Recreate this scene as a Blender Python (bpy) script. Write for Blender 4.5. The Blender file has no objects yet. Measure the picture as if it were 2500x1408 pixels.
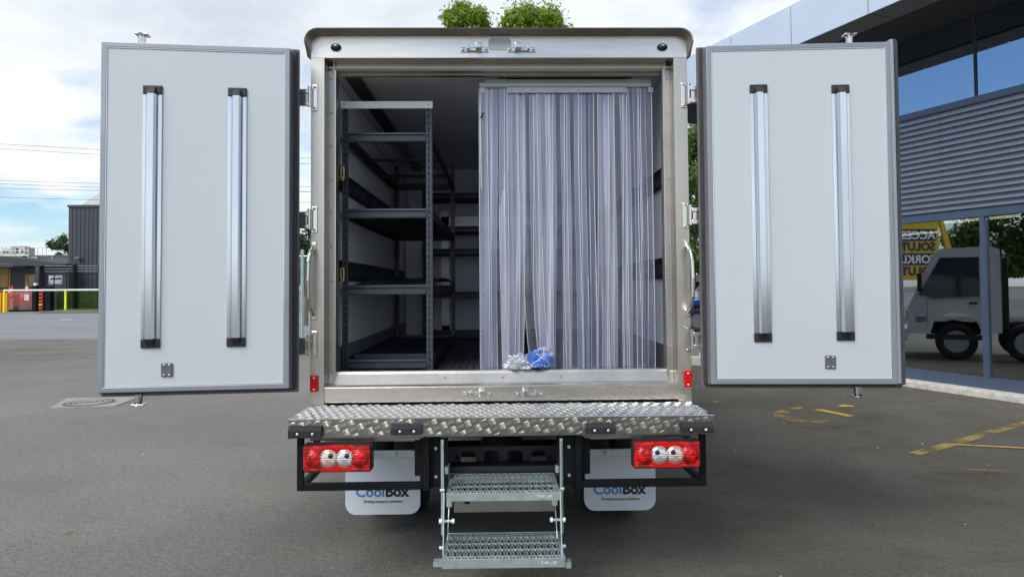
import bpy, bmesh, math, random
from mathutils import Vector, Matrix, noise as mn
R = math.radians
random.seed(7)
S = bpy.context.scene
COL = S.collection

# ------------------------------------------------------------------ camera
FPX = 1667.0
CAM = Vector((0, -3.75, 1.5))
_a, _p, _r = R(1.03), R(-1.8), R(.4)
_f = Vector((math.sin(_a)*math.cos(_p), math.cos(_a)*math.cos(_p), -math.sin(_p)))
_r0 = Vector((math.cos(_a), -math.sin(_a), 0)); _u0 = _r0.cross(_f)
_rt = _r0*math.cos(_r) - _u0*math.sin(_r); _up = _r0*math.sin(_r) + _u0*math.cos(_r)
CX, CY = 1250.0, 700 + FPX*math.tan(_p)
cd = bpy.data.cameras.new("camera"); cam = bpy.data.objects.new("camera", cd); COL.objects.link(cam)
cam.matrix_world = Matrix(((_rt.x, _up.x, -_f.x, CAM.x), (_rt.y, _up.y, -_f.y, CAM.y), (_rt.z, _up.z, -_f.z, CAM.z), (0, 0, 0, 1)))
cd.sensor_width = 36; cd.lens = 36*FPX/2500; cd.shift_y = (CY-704)/2500; cd.clip_end = 2000; cd.clip_start = .05
S.camera = cam

def ray(px, py): return _f + _rt*((px-CX)/FPX) - _up*((py-CY)/FPX)
def at(px, py, Y):
    d = ray(px, py); return CAM + d*((Y-CAM.y)/d.y)
def gr(px, py, z=0):
    d = ray(px, py); return CAM + d*((z-CAM.z)/d.z)

# ------------------------------------------------------------------ world, sun
W = bpy.data.worlds.new("World"); S.world = W; W.use_nodes = True
nt = W.node_tree; N = nt.nodes; L = nt.links
for n_ in list(N): N.remove(n_)
SUN_EL, SUN_AZ = R(44), R(-142)          # azimuth from +y, clockwise: behind-left of the camera
out = N.new("ShaderNodeOutputWorld"); bg = N.new("ShaderNodeBackground"); bg.inputs[1].default_value = .1
sky = N.new("ShaderNodeTexSky"); sky.sky_type = 'NISHITA'; sky.sun_disc = False
sky.sun_elevation = SUN_EL; sky.sun_rotation = SUN_AZ; sky.air_density = 1.0; sky.dust_density = .6; sky.ozone_density = 1.5
tc = N.new("ShaderNodeTexCoord"); sep = N.new("ShaderNodeSeparateXYZ"); L.new(tc.outputs['Generated'], sep.inputs[0])
def wmath(op, a, b=None, clamp=False):
    m = N.new("ShaderNodeMath"); m.operation = op; m.use_clamp = clamp
    for i, v in enumerate((a, b)):
        if v is None: continue
        if isinstance(v, (int, float)): m.inputs[i].default_value = v
        else: L.new(v, m.inputs[i])
    return m.outputs[0]
zz = wmath('ADD', wmath('MAXIMUM', sep.outputs[2], 0), .22)
cmb = N.new("ShaderNodeCombineXYZ"); L.new(wmath('DIVIDE', sep.outputs[0], zz), cmb.inputs[0]); L.new(wmath('DIVIDE', sep.outputs[1], zz), cmb.inputs[1])
cmb.inputs[2].default_value = 3.3
def wnoise(scale, detail, rough, off):
    mp = N.new("ShaderNodeMapping"); mp.inputs['Location'].default_value = off; L.new(cmb.outputs[0], mp.inputs[0])
    n_ = N.new("ShaderNodeTexNoise"); n_.inputs['Scale'].default_value = scale; n_.inputs['Detail'].default_value = detail; n_.inputs['Roughness'].default_value = rough
    L.new(mp.outputs[0], n_.inputs[0]); return n_.outputs[0]
def wramp(v, stops):
    r = N.new("ShaderNodeValToRGB"); L.new(v, r.inputs[0]); e = r.color_ramp.elements
    e[0].position, e[0].color = stops[0][0], (*stops[0][1], 1); e[1].position, e[1].color = stops[-1][0], (*stops[-1][1], 1)
    for p_, c_ in stops[1:-1]:
        x = e.new(p_); x.color = (*c_, 1)
    return r.outputs[0]
CLOUD_OFF = (15, 2, 0)
mask = wramp(wmath('ADD', wnoise(.62, 9, .56, CLOUD_OFF), wmath('MULTIPLY', wmath('ADD', sep.outputs[0], .05), .085)), [(.40, (0, 0, 0)), (.50, (1, 1, 1))])
shade = wramp(wnoise(1.1, 8, .6, (7, 2.5, 0)), [(.30, (5.6, 6.2, 7.0)), (.48, (7.9, 8.3, 8.9)), (.62, (9.8, 9.9, 10.1))])
skb = N.new("ShaderNodeVectorMath"); skb.operation = 'MULTIPLY'; L.new(sky.outputs[0], skb.inputs[0]); skb.inputs[1].default_value = (1.05, 1.25, 1.38)
mx = N.new("ShaderNodeMix"); mx.data_type = 'RGBA'; L.new(mask, mx.inputs[0]); L.new(skb.outputs[0], mx.inputs[6]); L.new(shade, mx.inputs[7])
L.new(mx.outputs[2], bg.inputs[0]); L.new(bg.outputs[0], out.inputs[0])
ld = bpy.data.lights.new("sun", 'SUN'); ld.energy = 2.4; ld.angle = R(32); ld.color = (1, .95, .88)
sun = bpy.data.objects.new("sun", ld); COL.objects.link(sun)
sd = Vector((math.sin(SUN_AZ)*math.cos(SUN_EL), math.cos(SUN_AZ)*math.cos(SUN_EL), math.sin(SUN_EL)))
sun.rotation_euler = sd.to_track_quat('Z', 'Y').to_euler(); sun.location = (0, 0, 30)
S.view_settings.view_transform = 'Standard'; S.view_settings.look = 'None'; S.view_settings.gamma = 1; S.view_settings.exposure = .28
try: S.view_settings.use_curve_mapping = False
except Exception: pass
S.cycles.max_bounces = 10; S.cycles.transparent_max_bounces = 24; S.cycles.diffuse_bounces = 5; S.cycles.use_denoising = True

# ------------------------------------------------------------------ materials
MATS = {}
def mat(name, col, rough=.6, metal=0., var=.12, vscale=6., bump=0., bscale=60., stretch=(1, 1, 1), spec=.5, ior=None, coat=0., rvar=.08, speck=None, col2=None):
    m = bpy.data.materials.new(name); m.use_nodes = True; MATS[name] = m
    t = m.node_tree; n = t.nodes; l = t.links; b = n["Principled BSDF"]
    tcx = n.new("ShaderNodeTexCoord"); mp = n.new("ShaderNodeMapping"); mp.inputs['Scale'].default_value = stretch; l.new(tcx.outputs['Object'], mp.inputs[0])
    ns = n.new("ShaderNodeTexNoise"); ns.inputs['Scale'].default_value = vscale; ns.inputs['Detail'].default_value = 6; ns.inputs['Roughness'].default_value = .6; l.new(mp.outputs[0], ns.inputs[0])
    rp = n.new("ShaderNodeValToRGB"); l.new(ns.outputs[0], rp.inputs[0]); e = rp.color_ramp.elements
    c2 = col2 or col
    e[0].position = .3; e[1].position = .7
    e[0].color = (*[max(0, c*(1-var)) for c in col], 1); e[1].color = (*[min(1, c*(1+var)) for c in c2], 1)
    l.new(rp.outputs[0], b.inputs['Base Color'])
    b.inputs['Metallic'].default_value = metal
    mr = n.new("ShaderNodeMapRange"); mr.inputs[3].default_value = max(.02, rough-rvar); mr.inputs[4].default_value = min(1, rough+rvar); l.new(ns.outputs[0], mr.inputs[0]); l.new(mr.outputs[0], b.inputs['Roughness'])
    b.inputs['Specular IOR Level'].default_value = spec
    if ior: b.inputs['IOR'].default_value = ior
    if coat: b.inputs['Coat Weight'].default_value = coat; b.inputs['Coat Roughness'].default_value = .05
    if bump:
        nb = n.new("ShaderNodeTexNoise"); nb.inputs['Scale'].default_value = bscale; nb.inputs['Detail'].default_value = 4; l.new(mp.outputs[0], nb.inputs[0])
        bp = n.new("ShaderNodeBump"); bp.inputs['Strength'].default_value = bump; bp.inputs['Distance'].default_value = .01; l.new(nb.outputs[0], bp.inputs['Height']); l.new(bp.outputs[0], b.inputs['Normal'])
    return m
mat('pillar_steel', (.60, .56, .49), .36, 1, .18, 1.3, .05, 30, (3, 3, 1), rvar=.1)
mat('stainless', (.70, .65, .57), .27, 1, .22, .9, .05, 30, (1, 1, 9), rvar=.1)
mat('stainless_dull', (.50, .48, .44), .42, 1, .16, 3, .05, 40, rvar=.1)
mat('frame_alu', (.50, .50, .50), .38, .9, .08, 5, .03, 80)
mat('rail_alu', (.50, .51, .52), .45, .25, .06, 5)
mat('plate_grey', (.50, .50, .52), .55, .1, .12, 12)
mat('hood', (.30, .275, .26), .42, .9, .14, 3, .05, 40, rvar=.1)
mat('polished', (.70, .68, .64), .18, 1, .06, 8)
mat('tread', (.40, .39, .365), .24, 1, .15, 5, .06, 25, rvar=.12)
mat('tread_bar', (.80, .78, .73), .24, 1, .1, 9)
mat('galv', (.56, .65, .63), .36, .75, .14, 14, .06, 60)
mat('door_skin', (.54, .58, .60), .32, 0, .02, 1.2, .015, 3, spec=.4)
mat('door_trim', (.31, .325, .35), .40, .45, .06, 4, .03, 40)
mat('gasket', (.035, .033, .036), .62, 0, .2, 20, .2, 40)
mat('gasket_grey', (.13, .125, .135), .6, .1, .12, 12, .1, 60)
mat('bar_alu', (.66, .70, .75), .15, .97, .02, 3, rvar=.02)
mat('cap_black', (.022, .020, .024), .38, 0, .1, 10)
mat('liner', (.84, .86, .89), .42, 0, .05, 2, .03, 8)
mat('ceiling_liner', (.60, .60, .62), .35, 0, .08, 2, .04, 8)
mat('kick', (.20, .22, .24), .5, .3, .1, 5, .1, 60)
mat('floor_grip', (.075, .07, .07), .5, .2, .25, 8, .3, 40)
mat('shelf_steel', (.055, .058, .073), .38, .25, .1, 8, .05, 120)
mat('shelf_dark', (.022, .022, .028), .55, .1, .2, 8)
mat('hole', (.004, .004, .005), .9)
mat('white_steel', (.93, .92, .90), .4, 0, .03, 5)
mat('brass', (.62, .47, .16), .3, 1, .08, 10)
mat('red_reflector', (.62, .006, .004), .3, 0, .1, 60, spec=.25, coat=.08)
mat('black_steel', (.005, .005, .006), .6, .0, .3, 10, .15, 60, spec=.2)
mat('black_under', (.012, .012, .013), .7, 0, .4, 8, .2, 30)
mat('rubber', (.018, .018, .02), .75, 0, .25, 10, .3, 50)
mat('flap_white', (.66, .70, .76), .42, 0, .05, 3, .03, 12)
mat('ink_blue', (.03, .20, .52), .5)
mat('ink_black', (.012, .012, .016), .5)
mat('truck_white', (.78, .79, .80), .25, 0, .02, 2, coat=.5)
mat('glass_dark', (.008, .010, .012), .05, 0, .1, 2, spec=.8, ior=1.6)
mat('rim', (.45, .46, .48), .35, .8, .1, 5)
mat('lens_clear', (.75, .74, .72), .12, .7, .15, 60)
mat('lens_amber', (.78, .60, .50), .15, .6, .15, 60)
mat('blue_bag', (.08, .19, .58), .42, 0, .35, 12, .3, 30)
mat('cord', (.75, .76, .70), .7)
mat('concrete_white', (.52, .50, .45), .85, 0, .25, 10, .3, 30)
mat('concrete', (.22, .215, .20), .9, 0, .2, 3, .3, 30)
mat('kerb_stone', (.15, .145, .14), .9, 0, .2, 3, .3, 30)
mat('manhole_iron', (.10, .09, .085), .6, .3, .3, 9, .3, 40)
mat('manhole_concrete', (.30, .29, .265), .9, 0, .2, 6, .3, 40)
mat('clad_navy', (.22, .235, .285), .38, .3, .05, 3)
mat('frame_blue', (.075, .105, .165), .4, .3, .06, 5)
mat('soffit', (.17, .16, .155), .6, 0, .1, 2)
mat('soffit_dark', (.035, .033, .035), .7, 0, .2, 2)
mat('fascia', (.62, .68, .76), .25, .3, .03, 1.2)
mat('plaster', (.35, .34, .32), .9, 0, .1, 2)
mat('room', (.10, .09, .08), .9, 0, .2, 1)
mat('wh_dark', (.050, .055, .066), .6, .1, .08, 3)
mat('low_dark', (.055, .056, .07), .7, 0, .15, 3)
mat('tan_wall', (.38, .235, .10), .8, 0, .15, 3)
mat('roof_dark', (.05, .052, .062), .7, 0, .1, 2)
mat('roof_light', (.42, .43, .42), .6, .1, .1, 3)
mat('white_paint', (.78, .80, .74), .5, 0, .05, 5)
mat('yellow_paint', (.80, .86, .015), .5, 0, .05, 5)
mat('orange_paint', (.85, .30, .02), .5, 0, .05, 5)
mat('cone_orange', (.85, .10, .03), .55, 0, .05, 5)
mat('cream_unit', (.52, .49, .42), .7, 0, .1, 3)
mat('sign_white', (.6, .64, .68), .6)
mat('sign_grey', (.22, .25, .30), .6)
mat('sign_yellow', (.70, .48, .02), .5)
mat('sign_navy', (.02, .02, .12), .5)
mat('wood', (.16, .12, .08), .85, 0, .3, 8, .3, 30, (6, 6, 1))
mat('bark', (.10, .075, .055), .9, 0, .35, 6, .6, 20, (3, 3, 1))
mat('ute_blue', (.008, .06, .42), .22, .2, .04, 3, coat=.8)
mat('chain_link', (.30, .31, .32), .45, .7, .1, 10)
mat('wire_black', (.02, .02, .022), .6)
mat('stone_white', (.6, .6, .56), .8)

def leafmat(name, c1, c2):
    m = bpy.data.materials.new(name); m.use_nodes = True; MATS[name] = m
    t = m.node_tree; n = t.nodes; l = t.links; b = n["Principled BSDF"]
    g = n.new("ShaderNodeNewGeometry"); rp = n.new("ShaderNodeValToRGB"); l.new(g.outputs['Random Per Island'], rp.inputs[0])
    e = rp.color_ramp.elements; e[0].color = (*c1, 1); e[1].color = (*c2, 1); l.new(rp.outputs[0], b.inputs['Base Color']); b.inputs['Roughness'].default_value = .5
    tr = n.new("ShaderNodeBsdfTranslucent"); l.new(rp.outputs[0], tr.inputs[0]); ms = n.new("ShaderNodeMixShader"); ms.inputs[0].default_value = .4
    l.new(b.outputs[0], ms.inputs[1]); l.new(tr.outputs[0], ms.inputs[2]); l.new(ms.outputs[0], n["Material Output"].inputs[0])
leafmat('leaf_bright', (.12, .22, .02), (.36, .48, .05))
leafmat('leaf_mid', (.05, .11, .02), (.16, .26, .05))
leafmat('leaf_dark', (.02, .05, .018), (.07, .12, .04))
leafmat('leaf_hedge', (.06, .13, .025), (.20, .30, .06))
leafmat('grass_blade', (.16, .22, .03), (.30, .34, .07))

def emat(name, col, s):
    m = bpy.data.materials.new(name); m.use_nodes = True; MATS[name] = m
    b = m.node_tree.nodes["Principled BSDF"]; b.inputs['Base Color'].default_value = (*col, 1); b.inputs['Emission Color'].default_value = (*col, 1); b.inputs['Emission Strength'].default_value = s
emat('tube_light', (1, .85, .5), 6)

def mixmat(name, transp, gloss_col, grough, fac_lo, fac_hi, diff=None, dfac=0., noisy=0.):
    """glass or film: transparent body mixed with a reflection, more at grazing angles"""
    m = bpy.data.materials.new(name); m.use_nodes = True; MATS[name] = m
    t = m.node_tree; n = t.nodes; l = t.links; n.remove(n["Principled BSDF"]); o = n["Material Output"]
    tr = n.new("ShaderNodeBsdfTransparent"); tr.inputs[0].default_value = (*transp, 1)
    gl = n.new("ShaderNodeBsdfGlossy"); gl.inputs[0].default_value = (*gloss_col, 1); gl.inputs[1].default_value = grough
    lw = n.new("ShaderNodeLayerWeight"); lw.inputs[0].default_value = .5
    mr = n.new("ShaderNodeMapRange"); mr.inputs[3].default_value = fac_lo; mr.inputs[4].default_value = fac_hi; l.new(lw.outputs['Facing'], mr.inputs[0])
    body = tr.outputs[0]
    if diff:
        df = n.new("ShaderNodeBsdfDiffuse"); df.inputs[0].default_value = (*diff, 1)
        tl = n.new("ShaderNodeBsdfTranslucent"); tl.inputs[0].default_value = (*diff, 1)
        m0 = n.new("ShaderNodeMixShader"); m0.inputs[0].default_value = .35; l.new(df.outputs[0], m0.inputs[1]); l.new(tl.outputs[0], m0.inputs[2])
        m1 = n.new("ShaderNodeMixShader"); l.new(body, m1.inputs[1]); l.new(m0.outputs[0], m1.inputs[2])
        if noisy:
            tx = n.new("ShaderNodeTexCoord"); mp = n.new("ShaderNodeMapping"); mp.inputs['Scale'].default_value = (14, 14, 1.1); l.new(tx.outputs['Object'], mp.inputs[0])
            nz = n.new("ShaderNodeTexNoise"); nz.inputs['Scale'].default_value = 1.6; nz.inputs['Detail'].default_value = 5; l.new(mp.outputs[0], nz.inputs[0])
            m2 = n.new("ShaderNodeMapRange"); m2.inputs[1].default_value = .3; m2.inputs[2].default_value = .7; m2.inputs[3].default_value = dfac-noisy; m2.inputs[4].default_value = dfac+noisy; l.new(nz.outputs[0], m2.inputs[0]); l.new(m2.outputs[0], m1.inputs[0])
            bp = n.new("ShaderNodeBump"); bp.inputs['Strength'].default_value = .5; bp.inputs['Distance'].default_value = .01; l.new(nz.outputs[0], bp.inputs['Height']); l.new(bp.outputs[0], gl.inputs['Normal'])
        else: m1.inputs[0].default_value = dfac
        body = m1.outputs[0]
    ms = n.new("ShaderNodeMixShader"); l.new(mr.outputs[0], ms.inputs[0]); l.new(body, ms.inputs[1]); l.new(gl.outputs[0], ms.inputs[2]); l.new(ms.outputs[0], o.inputs[0])
mixmat('pvc', (.88, .89, .96), (.9, .92, 1), .16, .08, .5, (.52, .55, .70), .46, .14)
mixmat('pvc_dark', (.80, .82, .92), (.9, .92, 1), .14, .05, .45, (.34, .37, .50), .20, .10)
mixmat('pvc_milky', (.88, .89, .96), (.9, .92, 1), .2, .10, .5, (.64, .66, .77), .60, .14)
mixmat('pvc_edge', (.8, .8, .9), (1, 1, 1), .2, .35, .8, (.88, .89, .97), .8)
mixmat('plastic_clear', (.9, .9, .9), (1, 1, 1), .2, .2, .6, (.72, .73, .78), .55)
mixmat('shop_glass', (.30, .32, .34), (.88, .92, .95), .006, .30, .82)
mixmat('upper_glass', (.05, .06, .07), (.50, .60, .76), .01, .62, .9)

def redlens():
    m = bpy.data.materials.new('red_lens'); m.use_nodes = True; MATS['red_lens'] = m
    t = m.node_tree; n = t.nodes; l = t.links; b = n["Principled BSDF"]
    tx = n.new("ShaderNodeTexCoord"); sp = n.new("ShaderNodeTexWave"); sp.bands_direction = 'Z'; sp.inputs['Scale'].default_value = 22; l.new(tx.outputs['Object'], sp.inputs[0])
    ns = n.new("ShaderNodeTexNoise"); ns.inputs['Scale'].default_value = 25; ns.inputs['Detail'].default_value = 3; l.new(tx.outputs['Object'], ns.inputs[0])
    rp = n.new("ShaderNodeValToRGB"); l.new(ns.outputs[0], rp.inputs[0]); rp.color_ramp.elements[0].color = (.22, .002, .002, 1); rp.color_ramp.elements[1].color = (.70, .008, .006, 1); rp.color_ramp.elements[0].position = .38; rp.color_ramp.elements[1].position = .6
    l.new(rp.outputs[0], b.inputs['Base Color']); b.inputs['Roughness'].default_value = .12; b.inputs['Coat Weight'].default_value = .4
    bp = n.new("ShaderNodeBump"); bp.inputs['Strength'].default_value = .3; bp.inputs['Distance'].default_value = .004; l.new(sp.outputs[0], bp.inputs['Height']); l.new(bp.outputs[0], b.inputs['Normal'])
redlens()

def groundmat(name, kind):
    m = bpy.data.materials.new(name); m.use_nodes = True; MATS[name] = m
    t = m.node_tree; n = t.nodes; l = t.links; b = n["Principled BSDF"]; tx = n.new("ShaderNodeTexCoord")
    def nz(s, d=5, r=.6, st=(1, 1, 1), rot=0):
        mp = n.new("ShaderNodeMapping"); mp.inputs['Scale'].default_value = st; mp.inputs['Rotation'].default_value = (0, 0, rot); l.new(tx.outputs['Object'], mp.inputs[0])
        q = n.new("ShaderNodeTexNoise"); q.inputs['Scale'].default_value = s; q.inputs['Detail'].default_value = d; q.inputs['Roughness'].default_value = r; l.new(mp.outputs[0], q.inputs[0]); return q.outputs[0]
    def ramp(v, *st):
        q = n.new("ShaderNodeValToRGB"); l.new(v, q.inputs[0]); e = q.color_ramp.elements
        e[0].position, e[0].color = st[0][0], (*st[0][1], 1); e[1].position, e[1].color = st[-1][0], (*st[-1][1], 1)
        for p_, c_ in st[1:-1]: e.new(p_).color = (*c_, 1)
        return q.outputs[0]
    def mix(f_, a_, b_, mode='MIX'):
        q = n.new("ShaderNodeMix"); q.data_type = 'RGBA'; q.blend_type = mode
        for i, v in ((0, f_), (6, a_), (7, b_)):
            if isinstance(v, float): q.inputs[i].default_value = v
            elif isinstance(v, tuple): q.inputs[i].default_value = (*v, 1)
            else: l.new(v, q.inputs[i])
        return q.outputs[2]
    def mth(op, a_, b_=None, cl=False):
        q = n.new("ShaderNodeMath"); q.operation = op; q.use_clamp = cl
        for i, v in enumerate((a_, b_)):
            if v is None: continue
            if isinstance(v, (int, float)): q.inputs[i].default_value = v
            else: l.new(v, q.inputs[i])
        return q.outputs[0]
    sp = n.new("ShaderNodeSeparateXYZ"); l.new(tx.outputs['Object'], sp.inputs[0])
    g = lambda v: (v, v*.985, v*.955)
    if kind == 'asphalt':
        big = ramp(nz(.35, 6, .62), (.32, (.185, .178, .165)), (.5, (.212, .204, .189)), (.68, (.248, .239, .222)))
        fine = ramp(nz(110, 3, .7), (.30, (.50, .50, .50)), (.5, (.95, .95, .95)), (.72, (1.5, 1.5, 1.47)))
        c = mix(1.0, big, fine, 'MULTIPLY')
        med = ramp(nz(26, 8, .78, (1, 1.3, 1), .4), (.28, (.62, .62, .62)), (.5, (1, 1, 1)), (.74, (1.38, 1.37, 1.33)))
        c = mix(1.0, c, med, 'MULTIPLY')
        scar = ramp(nz(5, 9, .72, (.5, 2.6, 1), .45), (.30, (.30, .30, .30)), (.36, (1, 1, 1)))
        c = mix(ramp(nz(.6, 3), (.42, (0, 0, 0)), (.6, (.9, .9, .9))), c, mix(1.0, c, scar, 'MULTIPLY'))
        stain = ramp(nz(1.3, 8, .7, (.7, 1.3, 1), .3), (.30, (.66, .64, .60)), (.46, (1, 1, 1)), (.60, (1.05, 1.04, 1.0)), (.74, (1.28, 1.24, 1.14)))
        c = mix(mth('ADD', .35, mth('MULTIPLY', mth('ADD', sp.outputs[0], 1.5), .2, True)), c, mix(1.0, c, stain, 'MULTIPLY'))
        # moss and grime patches nearer the building, then building and truck shade painted in
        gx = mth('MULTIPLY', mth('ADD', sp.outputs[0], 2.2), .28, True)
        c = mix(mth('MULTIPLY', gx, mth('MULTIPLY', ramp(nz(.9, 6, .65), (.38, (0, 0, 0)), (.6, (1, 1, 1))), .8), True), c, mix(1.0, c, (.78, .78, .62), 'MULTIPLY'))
        c = mix(mth('MULTIPLY', gx, .85), c, mix(1.0, c, (.55, .53, .50), 'MULTIPLY'))  # even darkening to the right: shade put into the asphalt colour
        # old, more worn surface beyond about 10 m
        fy = mth('MULTIPLY', mth('ADD', mth('ADD', sp.outputs[1], mth('MULTIPLY', nz(.5, 5), 5.)), -13.2), 1.5, True)
        old = ramp(nz(1.6, 7, .7, (.35, 1.6, 1)), (.3, (.13, .12, .10)), (.55, (.20, .19, .165)), (.75, (.30, .29, .26)))
        c = mix(fy, c, mix(.55, old, mix(1.0, old, fine, 'MULTIPLY')))
        # fine cracks
        vor = n.new("ShaderNodeTexVoronoi"); vor.feature = 'DISTANCE_TO_EDGE'; vor.inputs['Scale'].default_value = 1.7
        mp = n.new("ShaderNodeMapping"); mp.inputs['Scale'].default_value = (.5, 1.5, 1); mp.inputs['Rotation'].default_value = (0, 0, .35); l.new(tx.outputs['Object'], mp.inputs[0])
        wv = n.new("ShaderNodeVectorMath"); wv.operation = 'ADD'; l.new(mp.outputs[0], wv.inputs[0])
        q = n.new("ShaderNodeTexNoise"); q.inputs['Scale'].default_value = 3; q.inputs['Detail'].default_value = 6; l.new(tx.outputs['Object'], q.inputs[0])
        sc = n.new("ShaderNodeVectorMath"); sc.operation = 'SCALE'; l.new(q.outputs[1], sc.inputs[0]); sc.inputs['Scale'].default_value = 1.1; l.new(sc.outputs[0], wv.inputs[1]); l.new(wv.outputs[0], vor.inputs[0])
        cr = ramp(vor.outputs[0], (0., (1, 1, 1)), (.008, (0, 0, 0)))
        crm = mth('MULTIPLY', cr, ramp(nz(.8, 3), (.52, (0, 0, 0)), (.62, (.55, .55, .55))))
        c = mix(crm, c, (.03, .03, .03))
        # bright chips
        ch = ramp(nz(26, 2, .5), (.755, (0, 0, 0)), (.78, (1, 1, 1)))
        c = mix(mth('MULTIPLY', ch, .45), c, (.32, .31, .29))
        hb = mth('ADD', nz(70, 4, .7), mth('MULTIPLY', nz(14, 8, .75, (1, 1.5, 1), .4), 2.2)); rough = .8
    else:
        c = mix(1.0, ramp(nz(.5, 6, .6, (.2, 2, 1)), (.3, (.20, .205, .215)), (.7, (.265, .27, .28))), ramp(nz(60, 3, .7), (.3, (.8, .8, .8)), (.7, (1.15, 1.15, 1.15))), 'MULTIPLY'); hb = nz(50); rough = .85
    l.new(c, b.inputs['Base Color']); b.inputs['Roughness'].default_value = rough; b.inputs['Specular IOR Level'].default_value = .35
    bp = n.new("ShaderNodeBump"); bp.inputs['Strength'].default_value = .8; bp.inputs['Distance'].default_value = .012; l.new(hb, bp.inputs['Height']); l.new(bp.outputs[0], b.inputs['Normal'])
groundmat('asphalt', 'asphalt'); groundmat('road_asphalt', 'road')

def wornpaint(name, col, keep):
    m = bpy.data.materials.new(name); m.use_nodes = True; MATS[name] = m
    t = m.node_tree; n = t.nodes; l = t.links; b = n["Principled BSDF"]; tx = n.new("ShaderNodeTexCoord")
    q = n.new("ShaderNodeTexNoise"); q.inputs['Scale'].default_value = 45; q.inputs['Detail'].default_value = 8; q.inputs['Roughness'].default_value = .85; l.new(tx.outputs['Object'], q.inputs[0])
    q2 = n.new("ShaderNodeTexNoise"); q2.inputs['Scale'].default_value = 2.5; q2.inputs['Detail'].default_value = 3; l.new(tx.outputs['Object'], q2.inputs[0])
    ad = n.new("ShaderNodeMath"); ad.operation = 'ADD'; l.new(q.outputs[0], ad.inputs[0]); l.new(q2.outputs[0], ad.inputs[1])
    rp = n.new("ShaderNodeValToRGB"); l.new(ad.outputs[0], rp.inputs[0]); rp.color_ramp.elements[0].position = max(0, 1-keep-.04); rp.color_ramp.elements[1].position = min(1, 1-keep+.05)
    hm = n.new("ShaderNodeMath"); hm.operation = 'MULTIPLY'; hm.inputs[1].default_value = .5; l.new(ad.outputs[0], hm.inputs[0]); l.new(hm.outputs[0], rp.inputs[0])
    b.inputs['Base Color'].default_value = (*col, 1); b.inputs['Roughness'].default_value = .7
    tr = n.new("ShaderNodeBsdfTransparent"); ms = n.new("ShaderNodeMixShader"); l.new(rp.outputs[0], ms.inputs[0]); l.new(tr.outputs[0], ms.inputs[1]); l.new(b.outputs[0], ms.inputs[2]); l.new(ms.outputs[0], n["Material Output"].inputs[0])
wornpaint('yellow_line', (.32, .23, .07), .50)
wornpaint('yellow_worn', (.33, .24, .075), .53)
wornpaint('yellow_fresh', (.50, .33, .05), .54)
wornpaint('yellow_faint', (.27, .20, .07), .45)

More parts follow.
